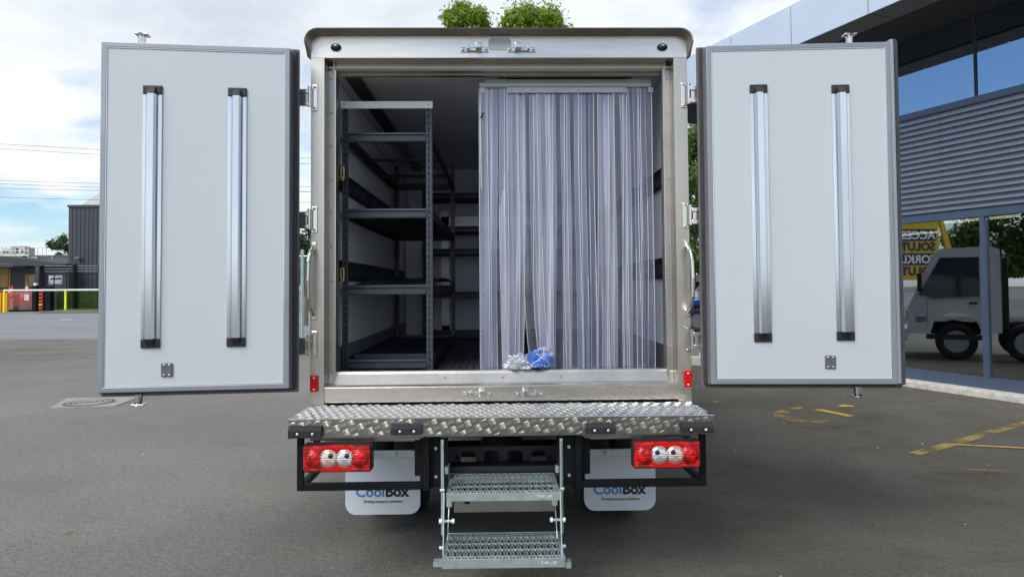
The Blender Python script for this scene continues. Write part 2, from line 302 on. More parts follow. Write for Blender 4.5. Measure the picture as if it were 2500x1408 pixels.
# ------------------------------------------------------------------ mesh builder
class MB:
    def __init__(s): s.v = []; s.f = []; s.sm = []; s.M = Matrix.Identity(4)
    def add(s, vs, fs, smooth=False):
        b = len(s.v); s.v += [tuple(s.M @ Vector(v)) for v in vs]; s.f += [tuple(i+b for i in f) for f in fs]; s.sm += [smooth]*len(fs); return s
    def box(s, x0, x1, y0, y1, z0, z1):
        x0, x1 = min(x0, x1), max(x0, x1); y0, y1 = min(y0, y1), max(y0, y1); z0, z1 = min(z0, z1), max(z0, z1)
        return s.add([(x0, y0, z0), (x1, y0, z0), (x1, y1, z0), (x0, y1, z0), (x0, y0, z1), (x1, y0, z1), (x1, y1, z1), (x0, y1, z1)],
                     [(0, 3, 2, 1), (4, 5, 6, 7), (0, 1, 5, 4), (1, 2, 6, 5), (2, 3, 7, 6), (3, 0, 4, 7)])
    def cyl(s, p0, p1, r, n=12, r1=None, caps=True):
        p0, p1 = Vector(p0), Vector(p1); r1 = r if r1 is None else r1; d = (p1-p0).normalized()
        a = d.orthogonal().normalized(); b = d.cross(a); vs = []
        for i in range(n):
            t = 2*math.pi*i/n; e = a*math.cos(t)+b*math.sin(t); vs += [p0+e*r, p1+e*r1]
        s.add(vs, [(2*i, 2*((i+1) % n), 2*((i+1) % n)+1, 2*i+1) for i in range(n)], True)
        if caps:
            s.add([vs[2*i] for i in range(n)], [tuple(range(n))[::-1]]); s.add([vs[2*i+1] for i in range(n)], [tuple(range(n))])
        return s
    def prism(s, poly, ax, a0, a1, smooth=False):
        """poly: 2D points; ax 'x' -> (y,z), 'y' -> (x,z), 'z' -> (x,y)"""
        def P(p, a): return {'x': (a, p[0], p[1]), 'y': (p[0], a, p[1]), 'z': (p[0], p[1], a)}[ax]
        n = len(poly); vs = [P(p, a0) for p in poly]+[P(p, a1) for p in poly]
        s.add(vs, [(i, (i+1) % n, n+(i+1) % n, n+i) for i in range(n)], smooth); s.add(vs, [tuple(range(n))[::-1], tuple(range(n, 2*n))]); return s
    def frame(s, x0, x1, z0, z1, w, y0, y1, wb=None, wt=None):
        """picture frame in xz, mitred"""
        wb = w if wb is None else wb; wt = w if wt is None else wt
        o = [(x0, z0), (x1, z0), (x1, z1), (x0, z1)]; i = [(x0+w, z0+wb), (x1-w, z0+wb), (x1-w, z1-wt), (x0+w, z1-wt)]
        vs = [(x, y, z) for y in (y0, y1) for (x, z) in o+i]; fs = []
        for k in range(4):
            j = (k+1) % 4; fs += [(k, j, 4+j, 4+k), (8+k, 12+k, 12+j, 8+j), (k, 8+k, 8+j, j), (4+k, 4+j, 12+j, 12+k)]
        return s.add(vs, fs)
    def tube(s, pts, r, n=8):
        for a, b in zip(pts, pts[1:]): s.cyl(a, b, r, n)
        return s
    def disc(s, c, r, n=16, axis='y', sc=1.):
        vs = []
        for i in range(n):
            t = 2*math.pi*i/n; a, b = r*math.cos(t), r*sc*math.sin(t)
            vs.append((c[0]+a, c[1], c[2]+b) if axis == 'y' else (c[0]+a, c[1]+b, c[2]))
        return s.add(vs, [tuple(range(n))])
    def dome(s, c, r, h, n=14, k=4, d=-1, sc=1.):
        """dome bulging along y*d"""
        vs = [(c[0], c[1]+d*h, c[2])]; fs = []
        for j in range(1, k+1):
            ph = math.pi/2*j/k
            for i in range(n):
                t = 2*math.pi*i/n; vs.append((c[0]+r*math.sin(ph)*math.cos(t), c[1]+d*h*math.cos(ph), c[2]+sc*r*math.sin(ph)*math.sin(t)))
        for i in range(n): fs.append((0, 1+i, 1+(i+1) % n))
        for j in range(k-1):
            for i in range(n): fs.append((1+j*n+i, 1+(j+1)*n+i, 1+(j+1)*n+(i+1) % n, 1+j*n+(i+1) % n))
        return s.add(vs, fs, True)
    def build(s, name, m, parent=None, bevel=0., kind=None):
        me = bpy.data.meshes.new(name); me.from_pydata(s.v, [], s.f); me.polygons.foreach_set('use_smooth', s.sm)
        bm = bmesh.new(); bm.from_mesh(me); bmesh.ops.recalc_face_normals(bm, faces=bm.faces); bm.to_mesh(me); bm.free()
        me.materials.append(MATS[m]); o = bpy.data.objects.new(name, me); COL.objects.link(o)
        if parent: o.parent = parent
        if bevel:
            b = o.modifiers.new('bevel', 'BEVEL'); b.width = bevel; b.segments = 2; b.limit_method = 'ANGLE'; b.angle_limit = R(35)
        if kind: o['kind'] = kind
        return o
def tag(o, label, cat, group=None, kind=None):
    o['label'] = label; o['category'] = cat
    if group: o['group'] = group
    if kind: o['kind'] = kind
    return o
def thing(name, label, cat, loc=(0, 0, 0), rz=0, group=None):
    o = bpy.data.objects.new(name, None); COL.objects.link(o); o.location = loc; o.rotation_euler = (0, 0, rz); o.empty_display_size = .2
    return tag(o, label, cat, group)
def struct(mb, name, m, **k):
    o = mb.build(name, m, **k); o['kind'] = 'structure'; return o
def dup(o, parent=None, **kw):
    c = o.copy(); COL.objects.link(c); c.parent = parent
    for ch in [x for x in ALLCH(o)]: dup(ch, c)
    return c
def ALLCH(o): return [x for x in bpy.data.objects if x.parent == o]
def inst(o, name, parent, loc=(0, 0, 0), rot=(0, 0, 0)):
    c = o.copy(); c.name = name; COL.objects.link(c); c.parent = parent; c.location = loc; c.rotation_euler = rot; return c
def text(body, name, m, parent, size, loc, rot=(R(90), 0, 0), bold=0., sx=1., extr=.0006, align='CENTER'):
    cu = bpy.data.curves.new(name, 'FONT'); cu.body = body; cu.size = size; cu.align_x = align; cu.offset = bold; cu.extrude = extr; cu.resolution_u = 3
    t = bpy.data.objects.new(name+'_tmp', cu); COL.objects.link(t); bpy.context.view_layer.update()
    me = bpy.data.meshes.new_from_object(t.evaluated_get(bpy.context.evaluated_depsgraph_get())); bpy.data.objects.remove(t)
    me.materials.clear(); me.materials.append(MATS[m]); o = bpy.data.objects.new(name, me); COL.objects.link(o); o.parent = parent; o.location = loc; o.rotation_euler = rot; o.scale = (sx, 1, 1); return o

# ================================================================== SETTING
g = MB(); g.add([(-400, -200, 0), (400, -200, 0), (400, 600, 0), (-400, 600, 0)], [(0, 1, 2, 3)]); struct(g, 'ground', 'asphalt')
g = MB(); g.add([(-200, 17.2, .004), (-9, 17.2, .004), (60, 26, .004), (200, 26, .004), (200, 40.6, .004), (-200, 40.6, .004)], [(0, 1, 2, 3, 4, 5)]); struct(g, 'road', 'road_asphalt')
# far kerb, footpath and verge
x_end = gr(98, 765).x
g = MB(); g.box(x_end, 150, 40.6, 40.85, 0, .13); struct(g, 'kerb', 'kerb_stone', bevel=.02)
g = MB(); g.box(x_end, 150, 40.854, 42.0, 0, .12); struct(g, 'footpath', 'concrete')
g = MB(); g.box(x_end, 150, 42.004, 60, 0, .14); struct(g, 'verge', 'grass_blade')
g = MB(); g.box(-80, x_end-.01, 40.62, 60, 0, .05); struct(g, 'driveway', 'concrete')
rnd = random.Random(4)
g = MB()
for i in range(5000):
    x = rnd.uniform(x_end, x_end+10); y = rnd.uniform(42.1, 43.3); h = rnd.uniform(.04, .14); w = .012; a = rnd.uniform(0, 3.1); lx, ly = rnd.uniform(-.04, .04), rnd.uniform(-.04, .04)
    g.add([(x-w*math.cos(a), y-w*math.sin(a), .13), (x+w*math.cos(a), y+w*math.sin(a), .13), (x+lx, y+ly, .13+h)], [(0, 1, 2)])
tag(g.build('grass', 'grass_blade'), 'strip of short yellow green grass along the far kerb', 'grass', kind='stuff')
g = MB(); p = gr(145, 780); g.box(p.x, gr(175, 780).x, p.y-.08, p.y+.08, .004, .009); struct(g, 'road_marking', 'white_paint')

# yellow markings on the yard, each a thin worn sheet
def strip(pts, w, m, z=.004):
    g = MB(); pts = [Vector(p_) for p_ in pts]; vs = []
    ws = w if isinstance(w, (list, tuple)) else [w]*len(pts)
    for i, p_ in enumerate(pts):
        d = (pts[min(i+1, len(pts)-1)]-pts[max(i-1, 0)]).normalized(); nn = Vector((-d.y, d.x, 0))*ws[i]/2; vs += [(p_.x+nn.x, p_.y+nn.y, z), (p_.x-nn.x, p_.y-nn.y, z)]
    g.add(vs, [(2*i, 2*i+1, 2*i+3, 2*i+2) for i in range(len(pts)-1)]); o = g.build('painted_line', m); o['kind'] = 'structure'; return o
strip([gr(2232, 1108), gr(2330, 1082), gr(2420, 1055), gr(2560, 1018)], .11, 'yellow_worn')
strip([gr(2328, 1086), gr(2600, 1100)], .055, 'yellow_fresh', .008)
strip([gr(2342, 1146), gr(2600, 1153)], .055, 'yellow_line')
strip([gr(1738, 982), gr(1832, 966), gr(1925, 949)], .09, 'yellow_faint')
strip([gr(1938, 1168), gr(1955, 1170), gr(1976, 1170)], .05, 'yellow_line')
strip([gr(1660, 1326), gr(1690, 1340)], .03, 'yellow_faint'); strip([gr(2188, 1256), gr(2206, 1264)], .04, 'yellow_line')
strip([gr(757, 1212), gr(775, 1213), gr(790, 1211)], .03, 'yellow_line'); strip([gr(160, 1299), gr(182, 1301)], .05, 'yellow_faint')
arc = [gr(1960, 994), gr(1925, 1000), gr(1905, 1009), gr(1912, 1019), gr(1950, 1028), gr(1995, 1030), gr(2030, 1026)]
strip(arc, [.05, .12, .17, .20, .14, .13, .05], 'yellow_line')
strip([gr(1995, 999), gr(2035, 1007), gr(2078, 1016)], .11, 'yellow_fresh')
strip([gr(2042, 994), gr(2066, 991), gr(2085, 993)], [.05, .16, .10], 'yellow_fresh', .008)
strip([gr(1960, 1000), gr(2010, 1012), gr(2070, 1023)], .09, 'yellow_faint')
# chips and pebbles
g = MB(); rnd = random.Random(11)
for i in range(70):
    x, y = rnd.uniform(-6, 7), rnd.uniform(-1.6, 9); s_ = rnd.uniform(.002, .006)
    g.M = Matrix.Translation((x, y, s_*.4)) @ Matrix.Rotation(rnd.uniform(0, 6), 4, 'Z') @ Matrix.Diagonal((s_*1.5, s_, s_*.8, 1))
    g.add([(-1, -1, -1), (1, -1, -1), (1, 1, -1), (-1, 1, -1), (0, 0, 1), (.6, -.5, .7)], [(0, 1, 5, 4), (1, 2, 5), (2, 3, 4, 5), (3, 0, 4)])
g.M = Matrix.Identity(4)
tag(g.build('pebbles', 'stone_white'), 'small pale stone chips scattered over the asphalt yard', 'pebbles', kind='stuff')

# manhole
mc = gr(205, 985)
t = thing('manhole_cover', 'round iron manhole cover set in a pale concrete square left of the truck', 'manhole', (mc.x, mc.y, 0))
q = [gr(120, 998)-mc, gr(280, 992)-mc, gr(345, 969)-mc, gr(162, 973)-mc]
g = MB(); g.add([(v.x, v.y, 0.001) for v in q]+[(v.x, v.y, .010) for v in q], [(0, 1, 2, 3), (4, 5, 6, 7), (0, 1, 5, 4), (1, 2, 6, 5), (2, 3, 7, 6), (3, 0, 4, 7)]); g.build('concrete_surround', 'manhole_concrete', t)
g = MB(); cc = gr(218, 984)-mc; g.cyl((cc.x, cc.y, .0102), (cc.x, cc.y, .016), .30, 40); cover = g.build('cover', 'manhole_iron', t)
for k in range(4):
    g = MB(); r0 = .06+.058*k; n_ = 32; vs = []
    for i in range(n_):
        a = 2*math.pi*i/n_
        for rr, z_ in ((r0, .0162), (r0+.012, .021), (r0+.024, .0162)): vs.append((cc.x+rr*math.cos(a), cc.y+rr*math.sin(a), z_))
    g.add(vs, [(3*i+j, 3*((i+1) % n_)+j, 3*((i+1) % n_)+j+1, 3*i+j+1) for i in range(n_) for j in (0, 1)], True); g.build('ring', 'manhole_concrete', t)

# ------------------------------------------------------------------ trees
def tree(name, label, base, h, rad, nclump, nleaf, leafm, ls, seed, group=None, cz=.68, flat=.75, cat='tree', clear=.3, top=0):
    rd = random.Random(seed); t = thing(name, label, cat, base, 0, group)
    g = MB(); pts = [(0, 0, 0)]; 
    for i in range(1, 6): pts.append((rd.uniform(-.12, .12)*i*.3, rd.uniform(-.1, .1)*i*.3, h*.62*i/5))
    for i in range(5): g.cyl(pts[i], pts[i+1], h*.022*(1-.13*i), 8, h*.022*(1-.13*(i+1)), False)
    cl = []
    for i in range(nclump):
        while True:
            v = Vector((rd.uniform(-1, 1), rd.uniform(-1, 1), rd.uniform(-1, 1)))
            if .3 < v.length < 1: break
        c = Vector((v.x*rad, v.y*rad, h*cz+v.z*h*(1-cz)*flat*1.25)); cr_ = rad*rd.uniform(.20, .36)
        if top: c = Vector((v.x*rad*1.7, v.y*rad*1.7, h*.66+v.z*h*.2)); cr_ = rad*rd.uniform(.4, .6)
        if i < top: c = Vector((rad*(-.75+1.5*(i+.5)/top)+rd.uniform(-.05, .05), rd.uniform(-.3, .3)*rad, h-rad*.30-rad*.30*abs(-.75+1.5*(i+.5)/top)-rd.uniform(0, .30)*(i % 3 > 0))); cr_ = rad*rd.uniform(.22, .34)
        cl.append((c, cr_))
        if i < 12:
            a = Vector(pts[rd.choice((3, 4, 5))]); mid = a.lerp(c, .5)+Vector((0, 0, -.1)); g.cyl(a, mid, h*.008, 5, h*.006, False); g.cyl(mid, c, h*.006, 5, h*.002, False)
    g.build('trunk', 'bark', t)
    g = MB(); V = []; Fc = []
    for i in range(nleaf):
        c, r = cl[rd.randrange(nclump)]
        d = Vector((rd.gauss(0, 1), rd.gauss(0, 1), rd.gauss(0, 1))).normalized(); p_ = c+d*r*((rd.random()**.45) if rd.random() < .80 else rd.uniform(.9, 1.6))*(1+.45*mn.noise(d*2.6+c*3)); p_.z = max(p_.z, h*clear)
        s_ = ls*rd.uniform(.6, 1.3); a = (d+Vector((rd.uniform(-.8, .8), rd.uniform(-.8, .8), rd.uniform(-.8, .4)))).normalized(); b = a.orthogonal().normalized(); b.rotate(Matrix.Rotation(rd.uniform(0, 6.28), 3, a)); c2 = a.cross(b)
        k = len(V); V += [p_-b*s_, p_-c2*s_*.42, p_+b*s_, p_+c2*s_*.42]; Fc.append((k, k+1, k+2, k+3))
    g.v = [tuple(v) for v in V]; g.f = Fc; g.sm = [False]*len(Fc)
    me = bpy.data.meshes.new('crown'); me.from_pydata(g.v, [], g.f); me.materials.append(MATS[leafm]); o = bpy.data.objects.new('crown', me); COL.objects.link(o); o.parent = t
    return t
TG = 'trees beyond the yard'
def top_of(px, py, Y):
    p_ = at(px, py, Y); return p_
p1 = at(1137, 8, 13); tree('leafy_tree', 'bright green tree topping out over the truck roof, left of the pair', (p1.x, 13, 0), p1.z+.04, .66, 46, 26000, 'leaf_bright', .055, 3, TG, .82, .4, clear=.3, top=9)
p1 = at(1302, 12, 13.6); tree('leafy_tree', 'bright green tree showing over the truck roof, wider right one of the pair', (p1.x, 13.6, 0), p1.z+.03, .92, 52, 34000, 'leaf_bright', .055, 5, TG, .82, .4, clear=.3, top=12)
p1 = at(1688, 300, 21); tree('leafy_tree', 'tall green tree behind the fence in the gap beside the right door', (p1.x+.3, 22, 0), 7.4, 2.1, 34, 26000, 'leaf_mid', .10, 8, TG, .62, .9, clear=.18)
p1 = at(748, 545, 24); tree('leafy_tree', 'dark green tree beyond the yard seen in the gap beside the left door', (p1.x, 24, 0), p1.z+.2, 1.3, 26, 14000, 'leaf_dark', .09, 12, TG, .7, .9, clear=.2)
p1 = at(152, 583, 70); tree('leafy_tree', 'small distant tree rising behind the low grey roof by the dark warehouse', (p1.x+.3, 70, 0), p1.z+.2, 1.4, 24, 9000, 'leaf_dark', .16, 15, TG, .7, 1.0)
for i, (x, y, hh, rr) in enumerate([(-15.5, -1, 6.5, 2.4), (-17, 4.5, 7.5, 2.8), (-18.5, 10, 6.2, 2.3)]):
    tree('leafy_tree', ['mid green street tree left of the yard, nearest the camera', 'mid green street tree left of the yard, tallest of three', 'mid green street tree left of the yard, farthest of three'][i], (x, y, 0), hh, rr, 26, 9000, 'leaf_mid', .16, 20+i, 'street trees left of the yard', .62, .9)

# ------------------------------------------------------------------ left background
YB = 44.5
def bx(px0, px1, py0, py1, y0, y1):
    a, b = at(px0, py1, y0), at(px1, py0, y0); return a.x, b.x, y0, y1, a.z, b.z
# dark warehouse
a = at(168, 502, 47); zt = a.z
t = thing('warehouse', 'tall dark grey ribbed metal warehouse with a pale sloped roof, left of the left door', 'warehouse', (a.x, 47, 0))
WX = at(560, 502, 47).x - a.x
g = MB(); n_ = int(WX/.3); poly = []
for i in range(n_):
    x = i*.3; poly += [(x, 0), (x+.2, 0), (x+.215, -.035), (x+.285, -.035)]
poly += [(n_*.3, 0), (n_*.3, 14), (0, 14)]
g.prism(poly, 'z', 0, zt); g.build('wall', 'wh_dark', t)
g = MB(); g.box(-.06, WX, -.09, -.04, zt-.12, zt+.04); g.build('flashing', 'low_dark', t)
g = MB(); b = at(200, 472, 50); g.prism([(0, zt), (14, zt), (7, b.z+1.2), (2.5, b.z)], 'x', at(196, 480, 47).x-a.x, WX); g.build('roof', 'roof_light', t)
c = at(195, 630, 46.9); g = MB(); g.box(c.x-a.x-.22, c.x-a.x+.1, -.35, 0, c.z-.05, c.z+.06); g.build('wall_light', 'concrete', t, bevel=.02)

# low building
a0 = at(0, 625, 46)
t = thing('low_building', 'long low dark grey building with tan walls and a flat canopy, far left', 'building', (0, 46, 0))
def lb(name, m, px0, px1, py0, py1, dy0=0., dy1=.3, Y=46., bev=0., par=None):
    v = at(px0, py1, Y); w = at(px1, py0, Y); g = MB(); g.box(v.x, w.x, dy0, dy1, max(v.z, 0), w.z); return g.build(name, m, par or t, bevel=bev)
lb('wall', 'low_dark', -260, 168, 645, 770, 0, 10)
lb('tan_panel', 'tan_wall', -120, 22, 655, 702, -.1, -.002); lb('tan_panel', 'tan_wall', 22, 27, 655, 702, -.06, -.002)
lb('door_frame', 'tan_wall', 62, 69, 671, 705, -.06, -.002); lb('door_frame', 'tan_wall', 69, 94, 669, 672, -.06, -.002)
lb('window', 'glass_dark', 69.5, 93, 672.5, 700, -.03, -.002)
lb('column', 'wh_dark', 96, 107, 650, 765, -.5, -.06)
lb('canopy', 'roof_dark', -260, 75, 650, 656, -1.8, -.003); lb('canopy_edge', 'white_paint', -260, 74, 647, 649.3, -1.85, -1.7)
g = MB(); v0 = at(-260, 600, 46); v1 = at(0, 624, 46); v2 = at(168, 644, 46); v3 = at(-260, 650, 46)
g.prism([(v0.x, v3.z), (v2.x, v2.z-.1), (v2.x, v2.z), (v1.x, v1.z), (v0.x, v1.z+.5)], 'y', -.4, 10); g.build('roof', 'roof_dark', t)
g = MB(); v1 = at(-260, 634, 45); v2 = at(168, 649, 45); g.prism([(v1.x, v1.z-.25), (v2.x, v2.z-.03), (v2.x, v2.z+.02), (v1.x, v1.z-.12)], 'y', -.47, -.41); g.build('gutter', 'wh_dark', t)
t2 = thing('low_building', 'dark sheet roofed building behind the tan walled one', 'building', (0, 58, 0)); t = t2
lb('wall', 'low_dark', 60, 300, 632, 700, 0, 8, 58); lb('ridge', 'concrete', 80, 300, 622, 625.5, -.3, 0, 58)
g = MB(); v0, v1, v2, v3 = at(86, 643, 54), at(300, 643, 54), at(300, 625, 58), at(92, 625, 58)
for k in range(6):
    f0, f1 = k/6+.003, (k+1)/6-.003; A, B, C_, D_ = v0.lerp(v1, f0), v0.lerp(v1, f1), v3.lerp(v2, f1), v3.lerp(v2, f0); off = Vector((0, 58, 0)); g2 = MB()
    g2.add([tuple(q_-off) for q_ in (A, B, C_, D_)]+[tuple(q_-off-Vector((0, 0, .1))) for q_ in (A, B, C_, D_)], [(0, 1, 2, 3), (7, 6, 5, 4), (0, 4, 5, 1), (1, 5, 6, 2), (2, 6, 7, 3), (3, 7, 4, 0)]); g2.build('roof_sheet', 'roof_dark', t2)
# rooftop plant platform
pc = at(50, 632, 49)
t = thing('rooftop_platform', 'white railed plant platform with cream units on the low roof', 'platform', (pc.x, 49, pc.z-.35))
s = 49+3.75; u = s/FPX
def rp(px, py): v = at(px, py, 49); return v.x-pc.x, v.z-pc.z+.35
g = MB(); x0, zb = rp(6, 625); x1, _ = rp(92, 625); _, z1 = rp(0, 603); g.box(x0, x1, -1, 1, zb-.05, zb+.04); g.build('deck', 'white_paint', t)
for yy in (-1, 1):
    for k in range(9):
        g = MB(); x = x0+(x1-x0)*k/8; g.cyl((x, yy, 0 if k % 2 == 0 else zb), (x*(.97 if k == 8 else 1), yy, z1), .03, 6); g.build('post', 'white_paint', t)
    for zz_ in (z1, (z1+zb)/2): g = MB(); g.cyl((x0, yy, zz_), (x1, yy, zz_), .028, 6); g.build('handrail', 'white_paint', t)
for k in range(3):
    g = MB(); xa, xb = x0+(x1-x0)*(.28+.2*k), x0+(x1-x0)*(.45+.2*k); g.cyl((xa, -1, .02), (xb, -1, zb), .02, 5); g.cyl((xb, -1, .02), (xa, -1, zb), .02, 5); g.build('brace', 'white_paint', t)
for (pa, pb, pt) in ((20, 38, 607), (40, 47, 602), (49, 62, 600), (62, 75, 604), (10, 18, 612)):
    xa, z_ = rp(pa, pt); xb, _ = rp(pb, pt); g = MB(); g.box(xa, xb, -.6, .5, zb+.045, z_); o = g.build('unit', 'cream_unit', t, bevel=.04)
    g = MB(); g.box(xa+.1, xb-.1, -.62, -.602, zb+.2, z_-.2); g.build('grille', 'low_dark', o)
# sign with a picture of a car
sc_ = at(136, 683, 44.6)
t = thing('car_sign', 'white sign with a pale picture of a car, fixed behind the fence', 'sign', (sc_.x, 44.6, sc_.z))
g = MB(); g.box(-.50, .46, 0, .04, -.33, .33); g.build('board', 'sign_grey', t)
g = MB(); g.box(-.46, .42, -.006, -.001, -.10, .28); g.build('picture', 'sign_white', t)
g = MB(); g.prism([(-.44, .0), (-.40, .10), (-.22, .14), (-.10, .24), (.18, .25), (.34, .16), (.40, .12), (.40, .0)], 'y', -.012, -.0065); cb = g.build('car_picture', 'low_dark', t)
g = MB(); g.prism([(-.17, .14), (-.08, .215), (.02, .22), (.02, .14)], 'y', -.016, -.0125); g.prism([(.05, .14), (.05, .22), (.17, .22), (.27, .15)], 'y', -.016, -.0125); g.build('window_picture', 'white_paint', cb)
g = MB(); g.box(-.40, .36, -.006, -.001, -.24, -.14); g.build('banner', 'sign_white', t)
for x in (-.46, .42): g = MB(); g.box(x-.03, x+.03, .045, .10, -sc_.z, .33); g.build('post', 'low_dark', t)

# hedge
ha, hb_ = at(136, 760, 43.6), at(330, 707, 43.6)
t = thing('hedge', 'clipped dark green hedge behind the yellow and white rail', 'hedge', (ha.x, 43.6, .1)); WH = hb_.x-ha.x; HH = hb_.z-.1
g = MB(); rd = random.Random(3); V = []; Fc = []
for i in range(26000):
    x, y, z = rd.uniform(0, WH), rd.uniform(0, .9), rd.uniform(.0, HH); f_ = rd.random()
    if f_ < .6: y = rd.uniform(-.06, .06)
    elif f_ < .8: z = HH+rd.uniform(-.06, .08)
    elif f_ < .85: x = rd.uniform(-.08, .05)
    s_ = rd.uniform(.02, .045); a_ = Vector((rd.gauss(0, .7), -1, rd.gauss(.3, .7))).normalized(); b_ = a_.orthogonal().normalized(); b_.rotate(Matrix.Rotation(rd.uniform(0, 6.28), 3, a_)); c_ = a_.cross(b_); p_ = Vector((x, y, z))
    k = len(V); V += [tuple(p_-b_*s_), tuple(p_-c_*s_*.6), tuple(p_+b_*s_), tuple(p_+c_*s_*.6)]; Fc.append((k, k+1, k+2, k+3))
me = bpy.data.meshes.new('foliage'); me.from_pydata(V, [], Fc); me.materials.append(MATS['leaf_hedge']); o = bpy.data.objects.new('foliage', me); COL.objects.link(o); o.parent = t
g = MB()
for i in range(14): g.cyl((WH*(i+.5)/14, .45, 0), (WH*(i+.5)/14+.05, .45, HH*.8), .03, 5)
g.build('stems', 'bark', t, kind='stuff')

# rail with yellow posts
ra = at(9, 708, 42.3); rb = at(420, 708, 42.3)
t = thing('barrier_rail', 'long white top rail on fluorescent yellow posts beside the road', 'barrier', (ra.x, 42.3, 0)); zr = ra.z-.02
for k, (x0_, x1_) in enumerate(((0, .33), (.33, .66), (.66, 1))):
    g = MB(); W_ = rb.x-ra.x; g.box(W_*x0_+.003, W_*x1_-.003, -.05, .05, zr-.05, zr+.06); g.build('rail', 'white_paint', t, bevel=.01)
for px in (10, 160, 310):
    x = at(px, 740, 42.3).x-ra.x; g = MB(); g.box(x-.055, x+.055, -.055, .055, .05, zr-.052); g.build('post', 'yellow_paint', t, bevel=.01)
for px in (1, 16):
    v = at(px, 735, 42.8); o = MB().box(-.11, .11, -.11, .11, 0, at(px, 714, 42.8).z-.05).build('bollard', 'orange_paint', bevel=.02); o.location = (v.x, 42.8, .05)
    tag(o, 'thick orange bollard %s the yellow rail post at the far left' % ('left of' if px == 1 else 'right of'), 'bollard', 'orange bollards by the gate')
# gate
ga, gb = at(10, 761, 43.2), at(84, 706, 43.2)
t = thing('metal_gate', 'low black barred metal gate between the yellow post and black gatepost', 'gate', (ga.x, 43.2, .05)); GW = gb.x-ga.x; GH = gb.z-.1
g = MB(); g.box(0, GW, -.03, .03, 0, .13); g.build('bottom_rail', 'black_steel', t); g = MB(); g.box(0, GW, -.025, .025, GH-.25, GH-.2); g.build('top_rail', 'chain_link', t)
for k in range(17):
    g = MB(); x = GW*(k+.5)/17; g.cyl((x, 0, .13), (x, 0, GH-.25), .011, 5); g.build('bar', 'chain_link', t)
g = MB(); g.box(GW*.68, GW*.84, -.05, -.028, GH*.52, GH*.8); g.build('notice', 'sign_white', t)
for i, (pa, pb, pt, lab) in enumerate(((81, 92, 697, 'black square gatepost with a white lamp on top, right end of the barred gate'), (115, 127, 700, 'thick black square gatepost next to the hedge'))):
    v = at(pa, 760, 43); w = at(pb, pt, 43); o = thing('gatepost', lab, 'gatepost', ((v.x+w.x)/2, 43, .05), 0, 'black gateposts'); hw = (w.x-v.x)/2
    MB().box(-hw, hw, -hw, hw, 0, w.z-.05).build('post', 'black_steel', o, bevel=.01)
    if i == 0: MB().box(-.09, .09, -.09, .09, w.z-.045, w.z+.12).build('lamp', 'white_paint', o, bevel=.01)
# tall mesh gate and barbed wire
fa, fb = at(106, 669, 43.4), at(330, 669, 43.4)
t = thing('chain_link_fence', 'tall black chain link fence topped with three barbed wires beside the warehouse', 'fence', (fa.x, 43.4, .05)); FW = fb.x-fa.x; FH = fa.z-.05
for k, px in enumerate((107, 132, 163, 182, 240, 300)):
    x = at(px, 700, 43.4).x-fa.x; MB().cyl((x, 0, 0), (x, 0, FH+(.6 if px in (107, 182, 240) else 0)), .035 if px != 182 else .13, 8).build('post', 'black_steel', t)
MB().cyl((0, 0, FH), (FW, 0, FH), .03, 6).build('top_rail', 'black_steel', t)
for k in range(3): MB().cyl((0, 0, FH+.18+.18*k), (FW, 0, FH+.18+.18*k), .014, 4).build('barbed_wire', 'chain_link', t)
def link_mesh(g, Wd, Ht, st, r, y=0., z0=0.):
    k = -Ht
    while k < Wd:
        for sgn in (1, -1):
            a_, b_ = max(k, 0), min(k+Ht, Wd)
            if b_ > a_:
                za, zb_ = a_-k, b_-k
                if sgn < 0: za, zb_ = Ht-za, Ht-zb_
                g.cyl((a_, y+sgn*r, z0+za), (b_, y+sgn*r, z0+zb_), r, 3, None, False)
        k += st
g = MB(); link_mesh(g, FW, FH, .16, .006); g.build('wire_mesh', 'wire_black', t, kind='stuff')
# cones
cone_g = MB(); cone_g.box(-.19, .19, -.19, .19, 0, .035); cone_g.cyl((0, 0, .035), (0, 0, .75), .14, 12, .03)
cg = None
for i, (px, py, lab) in enumerate(((34, 753, 'orange traffic cone standing lowest behind the gate bars'), (23, 727, 'orange traffic cone nearest the left yellow post'), (29, 723, 'orange traffic cone just right of the one by the yellow post'), (54, 738, 'orange traffic cone in the middle of the gate'), (73, 735, 'orange traffic cone near the right end of the gate'), (66, 718, 'upper orange traffic cone partly hidden by the white rail'))):
    d_ = (45-i*.15); v = at(px, py, d_)
    r_ = thing('traffic_cone', lab, 'traffic cone', (v.x, d_, v.z), 0, 'orange cones behind the gate')
    if cg is None:
        c1 = cone_g.build('cone_body', 'cone_orange', r_); c2 = MB().cyl((0, 0, .36), (0, 0, .52), .103, 12, .085, False).build('white_band', 'white_paint', r_); cg = (c1, c2)
    else:
        for c_ in cg:
            cp = c_.copy(); COL.objects.link(cp); cp.parent = r_
# raised loading bench the higher cones stand on
for (px0, px1, py, d_) in ((18, 34, 727, 44.85), (48, 61, 738, 44.55), (61, 80, 735, 44.4)):
    v = at(px0, py, d_-.3); w = at(px1, py, d_-.3); o = MB().box(0, w.x-v.x, 0, .9, 0, v.z-.065).build('pallet_stack', 'concrete', bevel=.02); o.location = (v.x, d_-.35, .05)
    tag(o, 'grey block stack carrying cones, ' + {18: 'leftmost behind the gate', 48: 'in the middle behind the gate', 61: 'right one behind the gate'}[px0], 'block stack')
